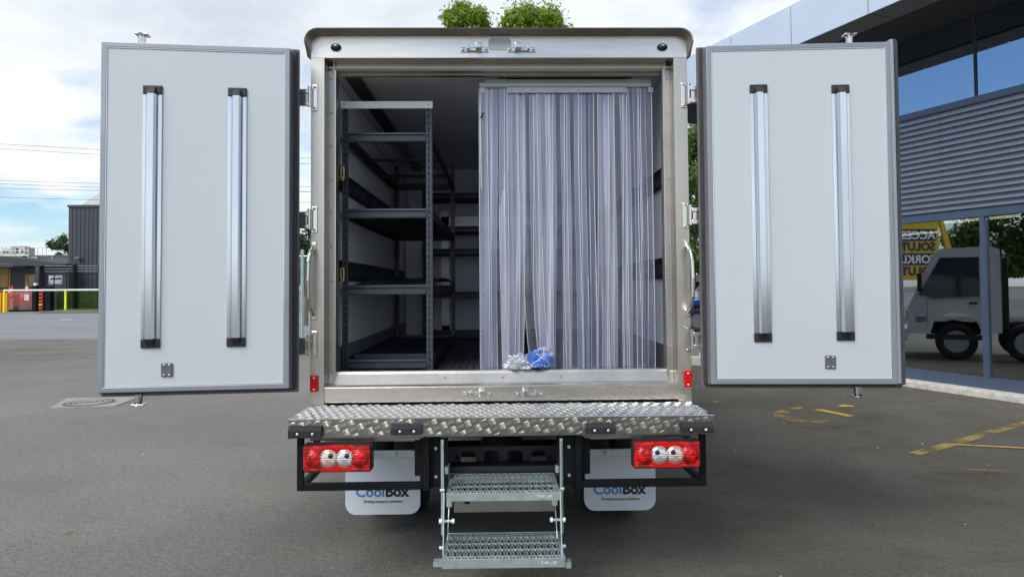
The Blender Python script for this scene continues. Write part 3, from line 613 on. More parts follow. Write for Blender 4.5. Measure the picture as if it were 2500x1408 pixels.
# orange safety netting right of gatepost
v = at(92, 760, 44); w = at(103, 700, 44)
t = thing('safety_barrier', 'orange and yellow slatted safety barrier leaning behind the black gatepost', 'barrier', (v.x, 44, .05)); bw = w.x-v.x
for k in range(6): MB().box(0, bw, 0, .04, .15+.24*k, .27+.24*k).build('slat', 'cone_orange' if k != 1 else 'yellow_paint', t)
for x in (.0, bw): MB().box(x-.02, x+.02, .045, .08, 0, 1.6).build('upright', 'cone_orange', t)
MB().box(-3.2, .9, .09, .12, 1.42, 1.47).build('tape', 'cone_orange', t)

v = at(18, 755, 43.9); w = at(80, 703, 43.9)
t = thing('safety_netting', 'orange plastic safety netting hung between stakes behind the barred gate', 'netting', (v.x, 43.9, .1)); nw, nh = w.x-v.x, w.z-.3
for x in (0, nw/2, nw): MB().cyl((x, .03, 0), (x, .03, nh+.1), .02, 6).build('stake', 'cone_orange', t)
g = MB()
for k in range(9): g.box(0, nw, 0, .006, nh*(.25+.75*k/8)-.012, nh*(.25+.75*k/8)+.012)
for k in range(int(nw/.12)+1): g.box(k*.12-.008, k*.12+.008, .0065, .0125, nh*.25, nh)
g.build('net', 'cone_orange', t, kind='stuff')

# power line
P0, P1 = (-70, 36.), (12, 33.)
t = thing('power_line', 'overhead wires strung between timber poles across the left sky', 'power line', (0, 0, 0))
def wirept(px, py, Y): return at(px, py, Y)
for (ya, yb) in ((351, 363), (362, 375), (440, 446), (448, 455), (459, 463), (481, 486)):
    A, B = wirept(0, ya, 36), wirept(235, yb, 35.4); d_ = B-A; p0 = A-d_*3.0; p1_ = A+d_*5.2; pts = []
    for i in range(25):
        f_ = i/24; p_ = p0.lerp(p1_, f_); p_.z += 1.0*(2*f_-1)**2*.5-.05; pts.append(p_)
    MB().tube(pts, .012, 4).build('wire', 'wire_black', t)
for q_ in (p0, p1_):
    g = MB(); g.cyl((q_.x, q_.y, 0), (q_.x, q_.y, 11.2), .16, 10, .11); g.build('pole', 'wood', t)
    g = MB(); g.box(q_.x-.06, q_.x+.06, q_.y-1.1, q_.y+1.1, 10.0, 10.14); g.build('crossarm', 'wood', t)

# ------------------------------------------------------------------ fences and vehicles in the gaps
v = at(745, 622, 16); t = thing('chain_link_fence', 'galvanised chain link fence with round posts in the gap beside the left door', 'fence', (v.x-.6, 16, 0)); FH = v.z
for k, x in enumerate((.28, .52, .74, 2.9, 5.0)): MB().cyl((x, 0, 0), (x, 0, FH+(.0 if k != 1 else .15)), .045 if k == 1 else .028, 10).build('post', 'galv', t)
MB().cyl((-2.5, .0, FH-.04), (5.2, 0, FH-.04), .024, 8).build('top_rail', 'galv', t)
g = MB(); g.M = Matrix.Translation((-2.5, 0, 0)); link_mesh(g, 7.6, FH-.05, .075, .003, -.03); g.build('wire_mesh', 'galv', t, kind='stuff')
v = at(1694, 640, 21); t = thing('chain_link_fence', 'dark chain link fence behind the blue pickup in the gap beside the right door', 'fence', (v.x-1.5, 21, 0)); FH = v.z
for x in (.4, 2.9, 5.4, 7.9): MB().cyl((x, 0, 0), (x, 0, FH), .035, 8).build('post', 'black_steel', t)
for z_ in (FH, FH-.55): MB().cyl((0, 0, z_), (8.4, 0, z_), .022, 6).build('top_rail', 'chain_link', t)
g = MB(); link_mesh(g, 8.4, FH, .085, .005, -.04); g.build('wire_mesh', 'wire_black', t, kind='stuff')
v = gr(1690, 893); MB().M
kb = MB().box(-.8, 1.6, 0, .28, 0, .16).build('kerb_block', 'concrete_white', bevel=.015); kb.location = (v.x, v.y, 0); tag(kb, 'pale rough concrete kerb block on the asphalt beside the right door', 'kerb block')

def wheel(r, w, nm, par, loc, axis='x'):
    t_ = bpy.data.objects.new(nm, None)
    g = MB(); prof = [(r*.60, -w/2), (r*.93, -w/2), (r, -w*.36), (r, w*.36), (r*.93, w/2), (r*.60, w/2)]
    n_ = 32; vs = []
    for i in range(n_):
        a = 2*math.pi*i/n_
        for (rr, ww) in prof: vs.append((rr*math.cos(a), ww, rr*math.sin(a)))
    k = len(prof); g.add(vs, [(i*k+j, i*k+(j+1) % k, ((i+1) % n_)*k+(j+1) % k, ((i+1) % n_)*k+j) for i in range(n_) for j in range(k)], True)
    if axis == 'x': g.v = [(y, x, z) for (x, y, z) in g.v]
    ty = g.build(nm, 'rubber', par); ty.location = loc
    g = MB()
    g.cyl((0, -w*.30, 0), (0, w*.30, 0), r*.60, 24); g.cyl((0, -w*.42, 0), (0, -w*.30, 0), r*.14, 12)
    for j in range(6):
        a = math.pi/3*j; c, s_ = math.cos(a), math.sin(a); q = []
        for (rr, tt) in ((.12, .10), (.58, .09), (.58, -.09), (.12, -.10)): q.append((r*(rr*c-tt*s_), r*(rr*s_+tt*c)))
        g.prism(q, 'y', -w*.40, -w*.303)
    if axis == 'x': g.v = [(y, x, z) for (x, y, z) in g.v]
    g.build('rim', 'rim', ty); return ty

def side_body(g, prof, half, tuck):
    """extrude a side profile (y,z) with x half width, cabin tucked in above belt"""
    n_ = len(prof); vs = []
    for sx in (-1, 1):
        for (y, z, cabin) in prof: vs.append((sx*(half-(tuck if cabin else 0)), y, z))
    g.add(vs, [(i, (i+1) % n_, n_+(i+1) % n_, n_+i) for i in range(n_)]); g.add(vs, [tuple(range(n_))[::-1], tuple(range(n_, 2*n_))])

def pickup(name, label, cat, loc, rz, paint):
    t = thing(name, label, cat, loc, rz)            # nose towards -y local
    def arch(cy, r, n_=9): return [(cy-r*math.cos(math.pi*i/(n_-1)), .42+r*math.sin(math.pi*i/(n_-1)), 0) for i in range(n_)]
    low = [(-2.6, .5, 0)]+[(-2.55, .38, 0)]+arch(-1.65, .47)+[(-1.1, .36, 0), (.95, .36, 0)]+arch(1.5, .47)+[(2.5, .42, 0), (2.6, .55, 0), (2.6, 1.12, 0), (-.9, 1.08, 0), (-2.35, .98, 0), (-2.62, .82, 0)]
    g = MB(); side_body(g, low, .93, 0); g.build('body', paint, t, bevel=.03)
    g = MB(); cab_ = [(-1.2, 1.06, 0), (-.35, 1.66, 1), (.2, 1.76, 1), (1.0, 1.72, 1), (1.35, 1.12, 0)]; side_body(g, cab_, .90, .16); g.build('cabin', paint, t, bevel=.03)
    for sx in (-1, 1):
        X = sx*.90
        def wq(pts):
            g = MB(); P_ = []
            for (y, z) in pts:
                k = (z-1.08)/(1.72-1.08); P_.append((sx*(.905-.155*k), y, z))
            g.add(P_, [tuple(range(len(P_)))]); return g.build('window', 'glass_dark', t)
        wq([(-.85, 1.14), (-.30, 1.60), (.18, 1.66), (.18, 1.14)]); wq([(.26, 1.14), (.26, 1.66), (.9, 1.63), (1.12, 1.16)])
        MB().box(sx*.95, sx*1.12, -.85, -.72, 1.1, 1.28).build('mirror', paint, t, bevel=.03)
        MB().box(sx*.60, sx*.90, -2.66, -2.5, .76, .92).build('headlight', 'lens_clear', t, bevel=.02)
        for y in (-1.65, 1.5): wheel(.39, .25, 'tyre', t, (sx*.82, y, .39))
    g = MB(); g.add([(-.80, -1.13, 1.13), (.80, -1.13, 1.13), (.70, -.40, 1.64), (-.70, -.40, 1.64)], [(0, 1, 2, 3)]); g.v = [(x, y-.02, z+.01) for x, y, z in g.v]; g.build('windscreen', 'glass_dark', t)
    MB().box(-.55, .55, -2.66, -2.6, .60, .86).build('grille', 'black_steel', t, bevel=.02); MB().box(-.95, .95, -2.74, -2.55, .42, .58).build('bumper', 'cap_black', t, bevel=.03)
    return t
wv = gr(1702, 812)
pickup('blue_pickup', 'shiny blue pickup with alloy wheels parked behind the right door', 'pickup', (wv.x+1.65, wv.y+.9, 0), R(-90), 'ute_blue')
pickup('white_pickup', 'white pickup parked nose-on just behind the blue one', 'pickup', (wv.x+1.2, wv.y+4.2, 0), R(-60), 'truck_white')

# ------------------------------------------------------------------ office building on the right
TH = R(21.3); nv = Vector((math.cos(TH), math.sin(TH), 0)); uv = Vector((-math.sin(TH), math.cos(TH), 0)); LW = 9.42; LF = 7.93
BO = Vector((0, -3.75, 0)) + nv*LW
# local frame: +y along the wall (away from the camera), +x into the building
bld = thing('office_building', 'modern building with dark shopfront glazing, ribbed navy cladding and a deep pale-edged canopy, right side', 'building', tuple(BO), TH)
S0, S1 = -9.0, 11.85; S2 = 13.0
CO = LF-LW
MB().box(-.32, .0, S0, S1, 0, .09).build('plinth', 'concrete_white', bld, bevel=.01)
MB().box(-.06, .06, S0, S1, .091, .24).build('bottom_frame', 'frame_blue', bld); MB().box(-.06, .06, S0, S1, 2.405, 2.52).build('head_frame', 'frame_blue', bld)
mull = [6.10 + 2.0*k for k in range(-7, 4)]
for m_ in mull+[S0+.04, S1-.04]: MB().box(-.058, .058, m_-.030, m_+.030, .241, 2.404).build('mullion', 'frame_blue', bld)
ed = [S0+.075]+[q for m_ in mull for q in (m_-.031, m_+.031)]+[S1-.075]
for a_, b_ in zip(ed[::2], ed[1::2]):
    MB().box(-.008, .008, a_, b_, .241, 2.404).build('window_pane', 'shop_glass', bld)
# ribbed cladding sheets
z = 2.53; prof = []
pitch = .0835
while z+pitch < 3.99:
    prof += [(-.085, z), (-.085, z+pitch*.40), (-.030, z+pitch*.55), (-.030, z+pitch*.86)]; z += pitch
prof += [(-.085, z), (.1, z), (.1, 2.53)]
for k in range(4):
    a_, b_ = S0+(S1-S0)*k/4+.002, S0+(S1-S0)*(k+1)/4-.002; MB().prism(prof, 'y', a_, b_).build('cladding_sheet', 'clad_navy', bld)
MB().box(-.09, .05, S0, S1, z+.001, 4.04).build('sill_flashing', 'frame_blue', bld)
g = MB()
for s_ in (1.6, 4.1, 6.55, 9.05, 11.5):
    for k in range(0, 17, 2): g.cyl((-.091, s_, 2.53+pitch*(k+.21)), (-.0855, s_, 2.53+pitch*(k+.21)), .008, 6)
g.build('cladding_screws', 'galv', bld, kind='stuff')
um = [6.15+2.5*k for k in range(-6, 3)]
for a_, b_ in zip([S0]+um, um+[S1]): MB().box(-.01, .01, a_+.022, b_-.022, 4.045, 5.16).build('upper_window', 'upper_glass', bld)
for m_ in um: MB().box(-.02, .02, m_-.02, m_+.02, 4.042, 5.16).build('upper_mullion', 'soffit_dark', bld)
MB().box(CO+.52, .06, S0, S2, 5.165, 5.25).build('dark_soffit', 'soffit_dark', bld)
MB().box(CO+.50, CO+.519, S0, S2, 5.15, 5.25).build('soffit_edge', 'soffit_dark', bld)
k = 6.03+1.25*5
ds = []
s_ = 6.59
while s_ > S0: s_ -= 1.365
s_ += 1.365; edges = [S0]
while s_ < S2-.3: edges.append(s_); s_ += 1.365
edges.append(S2)
for a_, b_ in zip(edges, edges[1:]):
    MB().box(CO, CO+.03, a_+.008, b_-.008, 5.145, 5.79).build('fascia_panel', 'fascia', bld)
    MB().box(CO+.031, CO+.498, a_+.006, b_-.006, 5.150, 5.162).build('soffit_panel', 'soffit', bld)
MB().box(CO+.032, 6, S0, S2, 5.251, 5.74).build('roof', 'roof_dark', bld)
MB().box(-.055, 6, S1+.001, S1+.2, 0, 5.16).build('end_wall', 'wh_dark', bld); MB().box(-.055, 6, S0-.2, S0-.001, 0, 5.25).build('end_wall', 'wh_dark', bld)
MB().box(6.01, 6.2, S0, S1, 0, 5.05).build('back_wall', 'room', bld)
MB().box(.1, 6, S0, S1, .0, .06).build('floor_slab', 'room', bld); MB().box(.101, 6, S0, S1, 2.60, 2.70).build('ceiling', 'room', bld)
for (x, s_) in ((2.2, 5.2), (2.2, 7.6), (2.2, 10.2), (4.2, 4.6), (4.2, 7.2), (4.2, 10.4)):
    MB().box(x-.04, x+.04, s_-.6, s_+.6, 2.56, 2.598).build('ceiling_light', 'tube_light', bld)
# yellow hire board reflected in the glass
e0 = Vector((-6.4, 9.2, 0)); ed_ = Vector((.737, .677, 0)).normalized()
t = thing('hire_board', 'big yellow board with navy bands reading ACCESS SOLUTIONS and FORKLIFT SOLUTIONS', 'signboard', tuple(e0), math.atan2(ed_.y, ed_.x))
MB().box(0, 2.4, 0, .12, 1.62, 3.6).build('board', 'sign_yellow', t)
MB().prism([(-.45, 2.4), (-.30, 2.4), (-.02, 3.5), (-.02, 4.0)], 'y', 0, .1).build('side_brace', 'sign_yellow', t)
for x in (.3, 2.1): MB().box(x-.06, x+.06, .13, .25, 0, 4.2).build('post', 'black_steel', t)
for (z_, m_) in ((2.87, 'sign_navy'), (2.13, 'sign_navy')): MB().box(.08, 2.38, -.012, -.001, z_-.05, z_+.31).build('band', m_, t)
for (z_, s_, m_, w_) in ((2.88, 'ACCESS', 'white_paint', 1.0), (2.53, 'SOLUTIONS', 'sign_navy', 1.0), (2.14, 'FORKLIFT', 'white_paint', 1.0), (1.78, 'SOLUTIONS', 'sign_navy', 1.0)):
    text(s_, 'lettering', m_, t, .345, (.12, -.016, z_), bold=.012, align='LEFT')

# ------------------------------------------------------------------ cabs
def cab(parent, y0, half, paint='truck_white', L_=1.55):
    """forward-control cab: back at y0, nose at y0+L_"""
    pr = [(0, .55, 0), (0, 2.16, 1), (.15, 2.22, 1), (.95, 2.20, 1), (1.08, 2.12, 1), (L_-.08, 1.22, 0), (L_, 1.05, 0), (L_+.02, .62, 0), (L_-.02, .50, 0), (1.18, .50, 0), (1.10, .78, 0), (.88, .92, 0), (.60, .92, 0), (.40, .78, 0), (.32, .55, 0)]
    g = MB(); side_body(g, [(y0+a_, b_, c_) for a_, b_, c_ in pr], half, .07); g.build('cab_body', paint, parent, bevel=.03)
    for sx in (-1, 1):
        g = MB(); g.add([(sx*(half+.004-.07*(z_-1.22)/.95), y0+y_, z_) for (y_, z_) in ((.34, 1.25), (.34, 2.02), (.98, 2.02), (1.36, 1.28), (1.10, 1.22))], [(0, 1, 2, 3, 4)]); g.build('side_window', 'glass_dark', parent)
        for (ya, yb, za, zb_) in ((.28, .286, .95, 2.05), (1.215, 1.221, .60, 1.2), (.30, 1.2, 1.205, 1.211)): MB().box(sx*(half-.002), sx*(half+.002), y0+ya, y0+yb, za, zb_).build('door_seam', 'ink_black', parent)
        MB().box(sx*(half+.002), sx*(half+.03), y0+.38, y0+.52, 1.10, 1.14).build('door_handle', 'cap_black', parent, bevel=.005)
        for z_ in (.74, .78, .82): MB().box(sx*(half+.001), sx*(half+.006), y0+1.24, y0+1.42, z_, z_+.02).build('vent_slot', 'ink_black', parent)
        MB().box(sx*(half-.01), sx*(half+.012), y0+.25, y0+1.25, .40, .50).build('sill_step', 'cap_black', parent, bevel=.01)
        MB().box(sx*(half-.30), sx*(half-.02), y0-.12, y0-.02, .62, 2.0).build('rear_stack', 'cap_black', parent, bevel=.02)
        MB().box(sx*(half+.03), sx*(half+.2), y0+1.30, y0+1.38, 1.35, 1.72).build('wing_mirror', 'cap_black', parent, bevel=.02)
        MB().box(sx*(half-.32), sx*(half-.02), y0+L_-.02, y0+L_+.05, .78, .98).build('headlight', 'lens_clear', parent, bevel=.02)
    g = MB(); g.add([(-half+.12, y0+L_-.10+.02, 1.28), (half-.12, y0+L_-.10+.02, 1.28), (half-.17, y0+1.10, 2.06), (-half+.17, y0+1.10, 2.06)], [(0, 1, 2, 3)]); g.v = [(x, y+.012, z) for x, y, z in g.v]; g.build('windscreen', 'glass_dark', parent)
    MB().box(-half-.01, half+.01, y0+L_+.021, y0+L_+.12, .36, .60).build('front_bumper', paint, parent, bevel=.03)
    MB().box(-half+.35, half-.35, y0+L_+.021, y0+L_+.04, .78, .92).build('front_grille', 'cap_black', parent)
t = thing('cab_chassis', 'white truck cab without a body parked ahead, mirrored in the shopfront glass', 'truck', (1.05, 6.85, 0), -R(15))
cab(t, -.55, .85)
for x in (-.38, .38): MB().box(x-.04, x+.04, -1.25, .7, .55, .70).build('chassis_rail', 'black_steel', t)
for sx in (-1, 1): wheel(.36, .22, 'tyre', t, (sx*.72, .19, .36)); wheel(.36, .22, 'tyre', t, (sx*.70, -.95, .36))

# ================================================================== THE BOX TRUCK
T = thing('box_truck', 'white refrigerated box truck with stainless rear frame, both back doors swung fully open', 'truck', (.008, 0, 0))
HW = 1.042; ZB, ZT = .866, 2.89; OX = .968; OZ0, OZ1 = .966, 2.768; IX = .925; IZ0, IZ1 = 1.03, 2.727
# jambs and header (stainless front faces)
for sx in (-1, 1):
    MB().box(sx*OX, sx*HW, 0, .14, ZB, OZ1).build('rear_pillar', 'pillar_steel', T, bevel=.001)
    g = MB(); g.prism([(sx*(OX-.001), .10), (sx*.946, .10), (sx*.942, .084), (sx*.930, .084), (sx*IX, .10), (sx*IX, .15), (sx*(OX-.001), .15)], 'z', OZ0, OZ1-.001); g.build('door_stop', 'stainless_dull', T)
    g = MB(); g.box(sx*.9275, sx*.9245, .079, .0835, IZ0-.02, IZ1); g.build('edge_trim', 'polished', T)
    for k in range(9):
        z_ = 1.16+.19*k; MB().dome((sx*.955, .0995, z_), .006, .004, 8, 2).build('rivet', 'stainless_dull', T)
MB().box(-HW, HW, 0, .14, OZ1+.0005, ZT).build('header', 'stainless', T, bevel=.001)
g = MB(); g.prism([(.10, OZ1), (.10, 2.752), (.088, 2.750), (.088, 2.738), (.10, IZ1), (.15, IZ1), (.15, OZ1)], 'x', -OX+.002, OX-.002); g.build('door_stop', 'stainless_dull', T)
g = MB(); g.box(-.92, .92, .151, .19, 2.718, 2.738); g.build('top_track', 'stainless_dull', T)
# rear sill: threshold with rolled front edge, panel below
g = MB(); g.prism([(.001, .905), (.001, OZ0), (.012, OZ0+.004), (.085, OZ0+.004), (.095, 1.018), (.105, IZ0+.002), (.17, IZ0+.002), (.17, .905)], 'x', -OX+.002, OX-.002); g.build('threshold', 'stainless_dull', T)
for x in (-.32, 0, .33): MB().dome((x, .081, 1.0), .006, .005, 8, 2).build('rivet', 'stainless_dull', T)
MB().box(-OX+.002, HW-.001, -.004, .14, ZB+.012, .9595).build('lower_panel', 'stainless', T, bevel=.003)
# hood round the roof edge
def hood():
    path = [(-HW, 2.775, .01), (-HW, 2.80, .35)]
    rr = .055
    for i in range(7):
        a = math.pi-math.pi/2*i/6; path.append((-HW+rr+rr*math.cos(a), ZT-rr+rr*math.sin(a), 1))
    full = path+[(-x, z_, k_) for (x, z_, k_) in path[::-1]]
    g = MB(); vs = []; n_ = len(full)
    for i, (x, z_, k_) in enumerate(full):
        a_, b_ = full[max(i-1, 0)], full[min(i+1, n_-1)]; d = Vector((b_[0]-a_[0], b_[1]-a_[1])).normalized(); nn = Vector((-d.y, d.x))
        pr = [(.0, .0, .0), (-.075, .012, 0), (-.078, .018, 0), (-.06, .021, 0), (.14, .012, 0), (.14, 0, 0)]
        for (yy, off, _) in pr: vs.append((x+nn.x*off, yy*(k_ if yy < 0 else 1), z_+nn.y*off))
    k = 6; g.add(vs, [(i*k+j, i*k+(j+1) % k, (i+1)*k+(j+1) % k, (i+1)*k+j) for i in range(n_-1) for j in range(k)]); g.add(vs[:k], [tuple(range(k))]); g.add(vs[-k:], [tuple(range(k))])
    o = g.build('rain_hood', 'hood', T); return o
hood()
# box shell
for sx in (-1, 1):
    MB().box(sx*(HW-.01), sx*.985, .141, 3.5, .93, 2.885).build('side_wall', 'truck_white', T); MB().box(sx*.984, sx*.975, .152, 3.44, 1.0, 2.74).build('wall_liner', 'liner', T)
    MB().box(sx*.974, sx*.962, .16, 3.43, 1.002, 1.15).build('kick_plate', 'kick', T)
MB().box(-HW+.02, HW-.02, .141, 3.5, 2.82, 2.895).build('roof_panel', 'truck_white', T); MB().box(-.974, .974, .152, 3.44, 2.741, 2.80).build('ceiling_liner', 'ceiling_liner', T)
MB().box(-.974, .974, 3.441, 3.46, 1.0, 2.74).build('bulkhead_liner', 'liner', T); MB().box(-HW+.02, HW-.02, 3.461, 3.5, .93, 2.81).build('bulkhead', 'truck_white', T)
MB().box(-.974, .974, .171, 3.44, .94, .996).build('cargo_floor', 'floor_grip', T)
g = MB(); x = -.95
while x < .95: g.box(x, x+.012, .175, 3.43, .997, 1.001); x += .045
g.build('floor_ribs', 'shelf_steel', T, kind='stuff')
MB().box(-.90, -.82, .2, 3.4, 2.715, 2.7408).build('ceiling_rail', 'shelf_dark', T)
g = MB(); g.prism([(-.965, 3.44), (-.965, 3.2), (-.80, 3.2), (-.78, 3.25), (-.78, 3.44)], 'z', 1.0, 2.3); g.build('air_duct', 'liner', T, bevel=.004)
MB().box(-.62, -.54, 3.42, 3.44, 1.0, 2.3).build('bulkhead_post', 'frame_alu', T); MB().box(-.97, .97, 3.42, 3.4405, 2.14, 2.24).build('bulkhead_rail', 'frame_alu', T); MB().box(-.97, .97, 3.42, 3.4405, 1.02, 1.10).build('bulkhead_rail', 'liner', T)
# E tracks with slots
def etrack(zc, sx):
    g = MB(); y0, y1, h, w = .22, 3.15, .062, .010; X = sx*.9745
    x1 = sx*(.9745-w); st = .06; y = y0
    g.box(X, x1, y0, y1, zc+h*.55, zc+h); g.box(X, x1, y0, y1, zc-h, zc-h*.55)
    while y < y1-.03:
        g.box(X, x1, y, y+.022, zc-h*.55, zc+h*.55); y += st
    return g.build('cargo_track', 'shelf_dark', T)
for sx in (-1, 1):
    for zc in (2.145, 1.605): etrack(zc, sx)
# marker lamps
for sx in (-1, 1):
    g = MB(); g.dome((sx*.905, -.001, 2.826), .030, .022, 18, 4, -1, .72); m1 = g.build('marker_lamp', 'cap_black', T)
    MB().dome((sx*.905+.002, -.010, 2.832), .017, .014, 12, 3, -1, .55).build('lamp_lens', 'lens_clear', m1)
# blank plate
g = MB(); x0, x1, z0, z1, c = -.062, .062, 2.812, 2.880, .014
g.prism([(x0+c, z0), (x1-c, z0), (x1, z0+c), (x1, z1-c), (x1-c, z1), (x0+c, z1), (x0, z1-c), (x0, z0+c)], 'y', -.004, -.0005); pl = g.build('plate', 'plate_grey', T)
for x in (-.055, .055): MB().dome((x, -.004, 2.846), .005, .004, 8, 2).build('rivet', 'stainless_dull', pl)
# latch keepers
def keeper(x, z_, flip, yb):
    g = MB(); g.box(x-.078, x+.078, yb-.006, yb, z_-.014, z_+.014); o = g.build('latch_keeper', 'polished', T, bevel=.004)
    for dx in (-.064, .064): MB().dome((x+dx, yb-.006, z_), .009, .007, 10, 2).build('bolt', 'stainless_dull', o)
    s_ = -1 if flip else 1
    g = MB(); g.box(x+s_*.004, x+s_*.040, yb-.045, yb-.006, z_-.008, z_+.030); g.build('hook', 'polished', o, bevel=.008)
    g = MB(); g.box(x-s_*.045, x-s_*.030, yb-.030, yb-.006, z_-.004, z_+.018); g.build('lug', 'polished', o, bevel=.003)
    g = MB(); g.box(x-.042, x+.042, yb-.014, yb-.006, z_-.010, z_+.006); g.build('pin', 'stainless_dull', o, bevel=.003)
keeper(-.139, 2.812, False, -.001); keeper(.121, 2.812, True, -.001); keeper(-.131, .916, False, -.005); keeper(.149, .916, True, -.005)
# reflectors
for sx in (-1, 1):
    z0 = .938 if sx < 0 else .945
    o = MB().box(sx*HW, sx*(HW-.044), -.012, -.001, z0, z0+.09).build('red_reflector', 'red_reflector', T, bevel=.004)
    for dz in (.014, .076): MB().dome((sx*(HW-.022), -.012, z0+dz), .005, .003, 8, 2).build('rivet', 'white_steel', o)
# grab handles
for sx in (-1, 1):
    X = sx*(HW-.018); pts = [(X, -.008, 1.725), (X+sx*.004, -.06, 1.69), (X+sx*.010, -.075, 1.64), (X+sx*.012, -.078, 1.54), (X+sx*.010, -.075, 1.44), (X+sx*.004, -.06, 1.39), (X, -.008, 1.355)]
    o = MB().tube([Vector(p_) for p_ in pts], .012, 12).build('grab_handle', 'polished', T)
    for z_ in (1.728, 1.350):
        MB().box(X-.014, X+.014, -.010, -.001, z_-.022, z_+.022).build('foot_plate', 'polished', o, bevel=.004)
# hinges
def hinge(sx, zc):
    X = sx*(HW-.030); o = MB().box(X-sx*.008, X+sx*.026, -.008, -.001, zc-.072, zc+.072).build('hinge', 'polished', T, bevel=.004)
    for dz in (-.058, .058): MB().dome((X+sx*.008, -.008, zc+dz), .008, .008, 10, 2).build('bolt', 'stainless_dull', o)
    MB().cyl((sx*(HW-.001), -.030, zc-.055), (sx*(HW-.001), -.030, zc+.055), .011, 12).build('pin', 'polished', o)
    for dz in (-.040, .028): MB().box(sx*(HW+.003), sx*(HW+.075), -.042, -.022, zc+dz-.012, zc+dz+.012).build('arm', 'polished', o, bevel=.004)
    MB().box(sx*(HW+.012), sx*(HW+.075), -.034, -.026, zc-.045, zc+.035).build('strap', 'polished', o, bevel=.003)
for zc in (2.545, 1.875, 1.195):
    hinge(-1, zc); hinge(1, zc+.012)

# ------------------------------------------------------------------ doors (parts of the truck)
def door(sx, hx, hy, w, ang, z0, z1, flange_out, bars, plate, knob_x):
    """local: x from hinge outward (0..w), y = depth away from camera, front inner face at y=0"""
    D = bpy.data.objects.new('rear_door', None); COL.objects.link(D)
    Mx = Matrix.Translation((hx, hy, 0)) @ Matrix.Rotation(ang, 4, 'Z') @ Matrix.Diagonal((sx, 1, 1, 1))
    def B(mb, name, m, bevel=0):
        mb.v = [tuple(Mx @ Vector(v)) for v in mb.v]; return mb.build(name, m, D, bevel=bevel)
    h0, h1 = z0, z1
    B(MB().box(.022, w-.022, .006, .05, h0+.022, h1-.022), 'inner_skin', 'door_skin')
    B(MB().frame(0, w, h0, h1, .026, .0, .05), 'trim_frame', 'door_trim', .003)
    B(MB().frame(.024, w-.024, h0+.024, h1-.024, .005, .002, .007), 'trim_bead', 'bar_alu')
    # gasket steps behind the trim
    B(MB().box(-.008, w+.008, .0505, .062, h0-.008, h1+.006), 'door_core', 'gasket_grey')
    for (a_, b_) in ((-.018, .070), ):
        B(MB().frame(-.016, w+.016, h0-.016, h1+.010, .012, .0625, .072), 'gasket', 'gasket')
    B(MB().box(-.034, w+flange_out, .0725, .10, h0-.030, h1+.02), 'outer_skin', 'gasket_grey', .004)
    B(MB().box(-.026, -.006, .050, .0722, h0-.004, h1+.004), 'seal_strip', 'gasket', .003)
    if flange_out > .04:
        g = MB(); g.prism([(w+.001, .004), (w+.018, .000), (w+flange_out-.004, .045), (w+flange_out, .072), (w+.001, .072)], 'z', h0+.004, h1+.014); B(g, 'overlap_flange', 'door_trim', .003)
        B(MB().prism([(w+.022, .0005), (w+flange_out+.002, .046), (w+flange_out+.006, .073), (w+flange_out, .0728), (w+flange_out-.004, .046)], 'z', h0-.006, h1+.018), 'flange_seal', 'gasket_grey')
    for (cx, b0, b1) in bars:
        hw = .046; g = MB()
        g.prism([(cx-hw, -.0005), (cx-hw, -.006), (cx-.032, -.007), (cx-.0315, -.003), (cx-.0275, -.003), (cx-.027, -.007), (cx-.015, -.036), (cx+.015, -.036), (cx+.027, -.007), (cx+.0275, -.003), (cx+.0315, -.003), (cx+.032, -.007), (cx+hw, -.006), (cx+hw, -.0005)], 'z', b0+.048, b1-.048)
        g.v = [(x, y+.0055, z) for x, y, z in g.v]; B(g, 'rub_rail', 'bar_alu')
        for (za, zb_, dn) in ((b0, b0+.047, 1), (b1-.047, b1, -1)):
            g = MB(); g.box(cx-hw-.001, cx+hw+.001, -.004, .0055, za, zb_); B(g, 'end_cap', 'cap_black', .006)
            g = MB(); zi, zo = (zb_, za+.012) if dn > 0 else (za, zb_-.012); v = [(cx-.024, -.004, zi), (cx+.024, -.004, zi), (cx+.020, -.035, zi), (cx-.020, -.035, zi), (cx-.02, -.004, zo), (cx+.02, -.004, zo), (cx+.014, -.012, zo), (cx-.014, -.012, zo)]
            g.add(v, [(0, 1, 2, 3), (4, 5, 6, 7), (0, 1, 5, 4), (1, 2, 6, 5), (2, 3, 7, 6), (3, 0, 4, 7)]); B(g, 'end_cap', 'cap_black', .002)
    px_, pz_ = plate; o = B(MB().box(px_-.028, px_+.028, -.002, .0055, pz_-.034, pz_+.034), 'backing_plate', 'gasket_grey', .004)
    for dx in (-.013, .013):
        for dz in (-.025, .025): B(MB().dome((px_+dx, -.002, pz_+dz), .006, .006, 10, 2), 'bolt', 'galv')
    for (zb_, s_) in ((h1+.02, 1), (h0-.03, -1)):
        g = MB(); g.cyl((knob_x, .06, zb_-s_*.01), (knob_x, .06, zb_+s_*.028), .019, 12); g.cyl((knob_x, .06, zb_+s_*.022), (knob_x, .06, zb_+s_*.044), .014, 12, .030); g.box(knob_x-.034, knob_x+.030, .035, .085, zb_+s_*.036, zb_+s_*.046); B(g, 'lock_cam', 'polished', .003)
    g = MB(); g.cyl((knob_x, .125, h0-.02), (knob_x, .125, h1+.01), .013, 10); B(g, 'lock_rod', 'polished')
    D.parent = T; return D
def dlx(hx, hy, ang, sx, px, py=500, yoff=0):
    """local x of a pixel column on the door's face"""
    d = ray(px, py); o = CAM-Vector((.008, 0, 0)); nx, ny = -math.sin(ang), math.cos(ang)
    t_ = ((hx-o.x)*nx+(hy-o.y)*ny)/(d.x*nx+d.y*ny); q = o+d*t_; return ((q.x-hx)*math.cos(ang)+(q.y-hy)*math.sin(ang))*sx
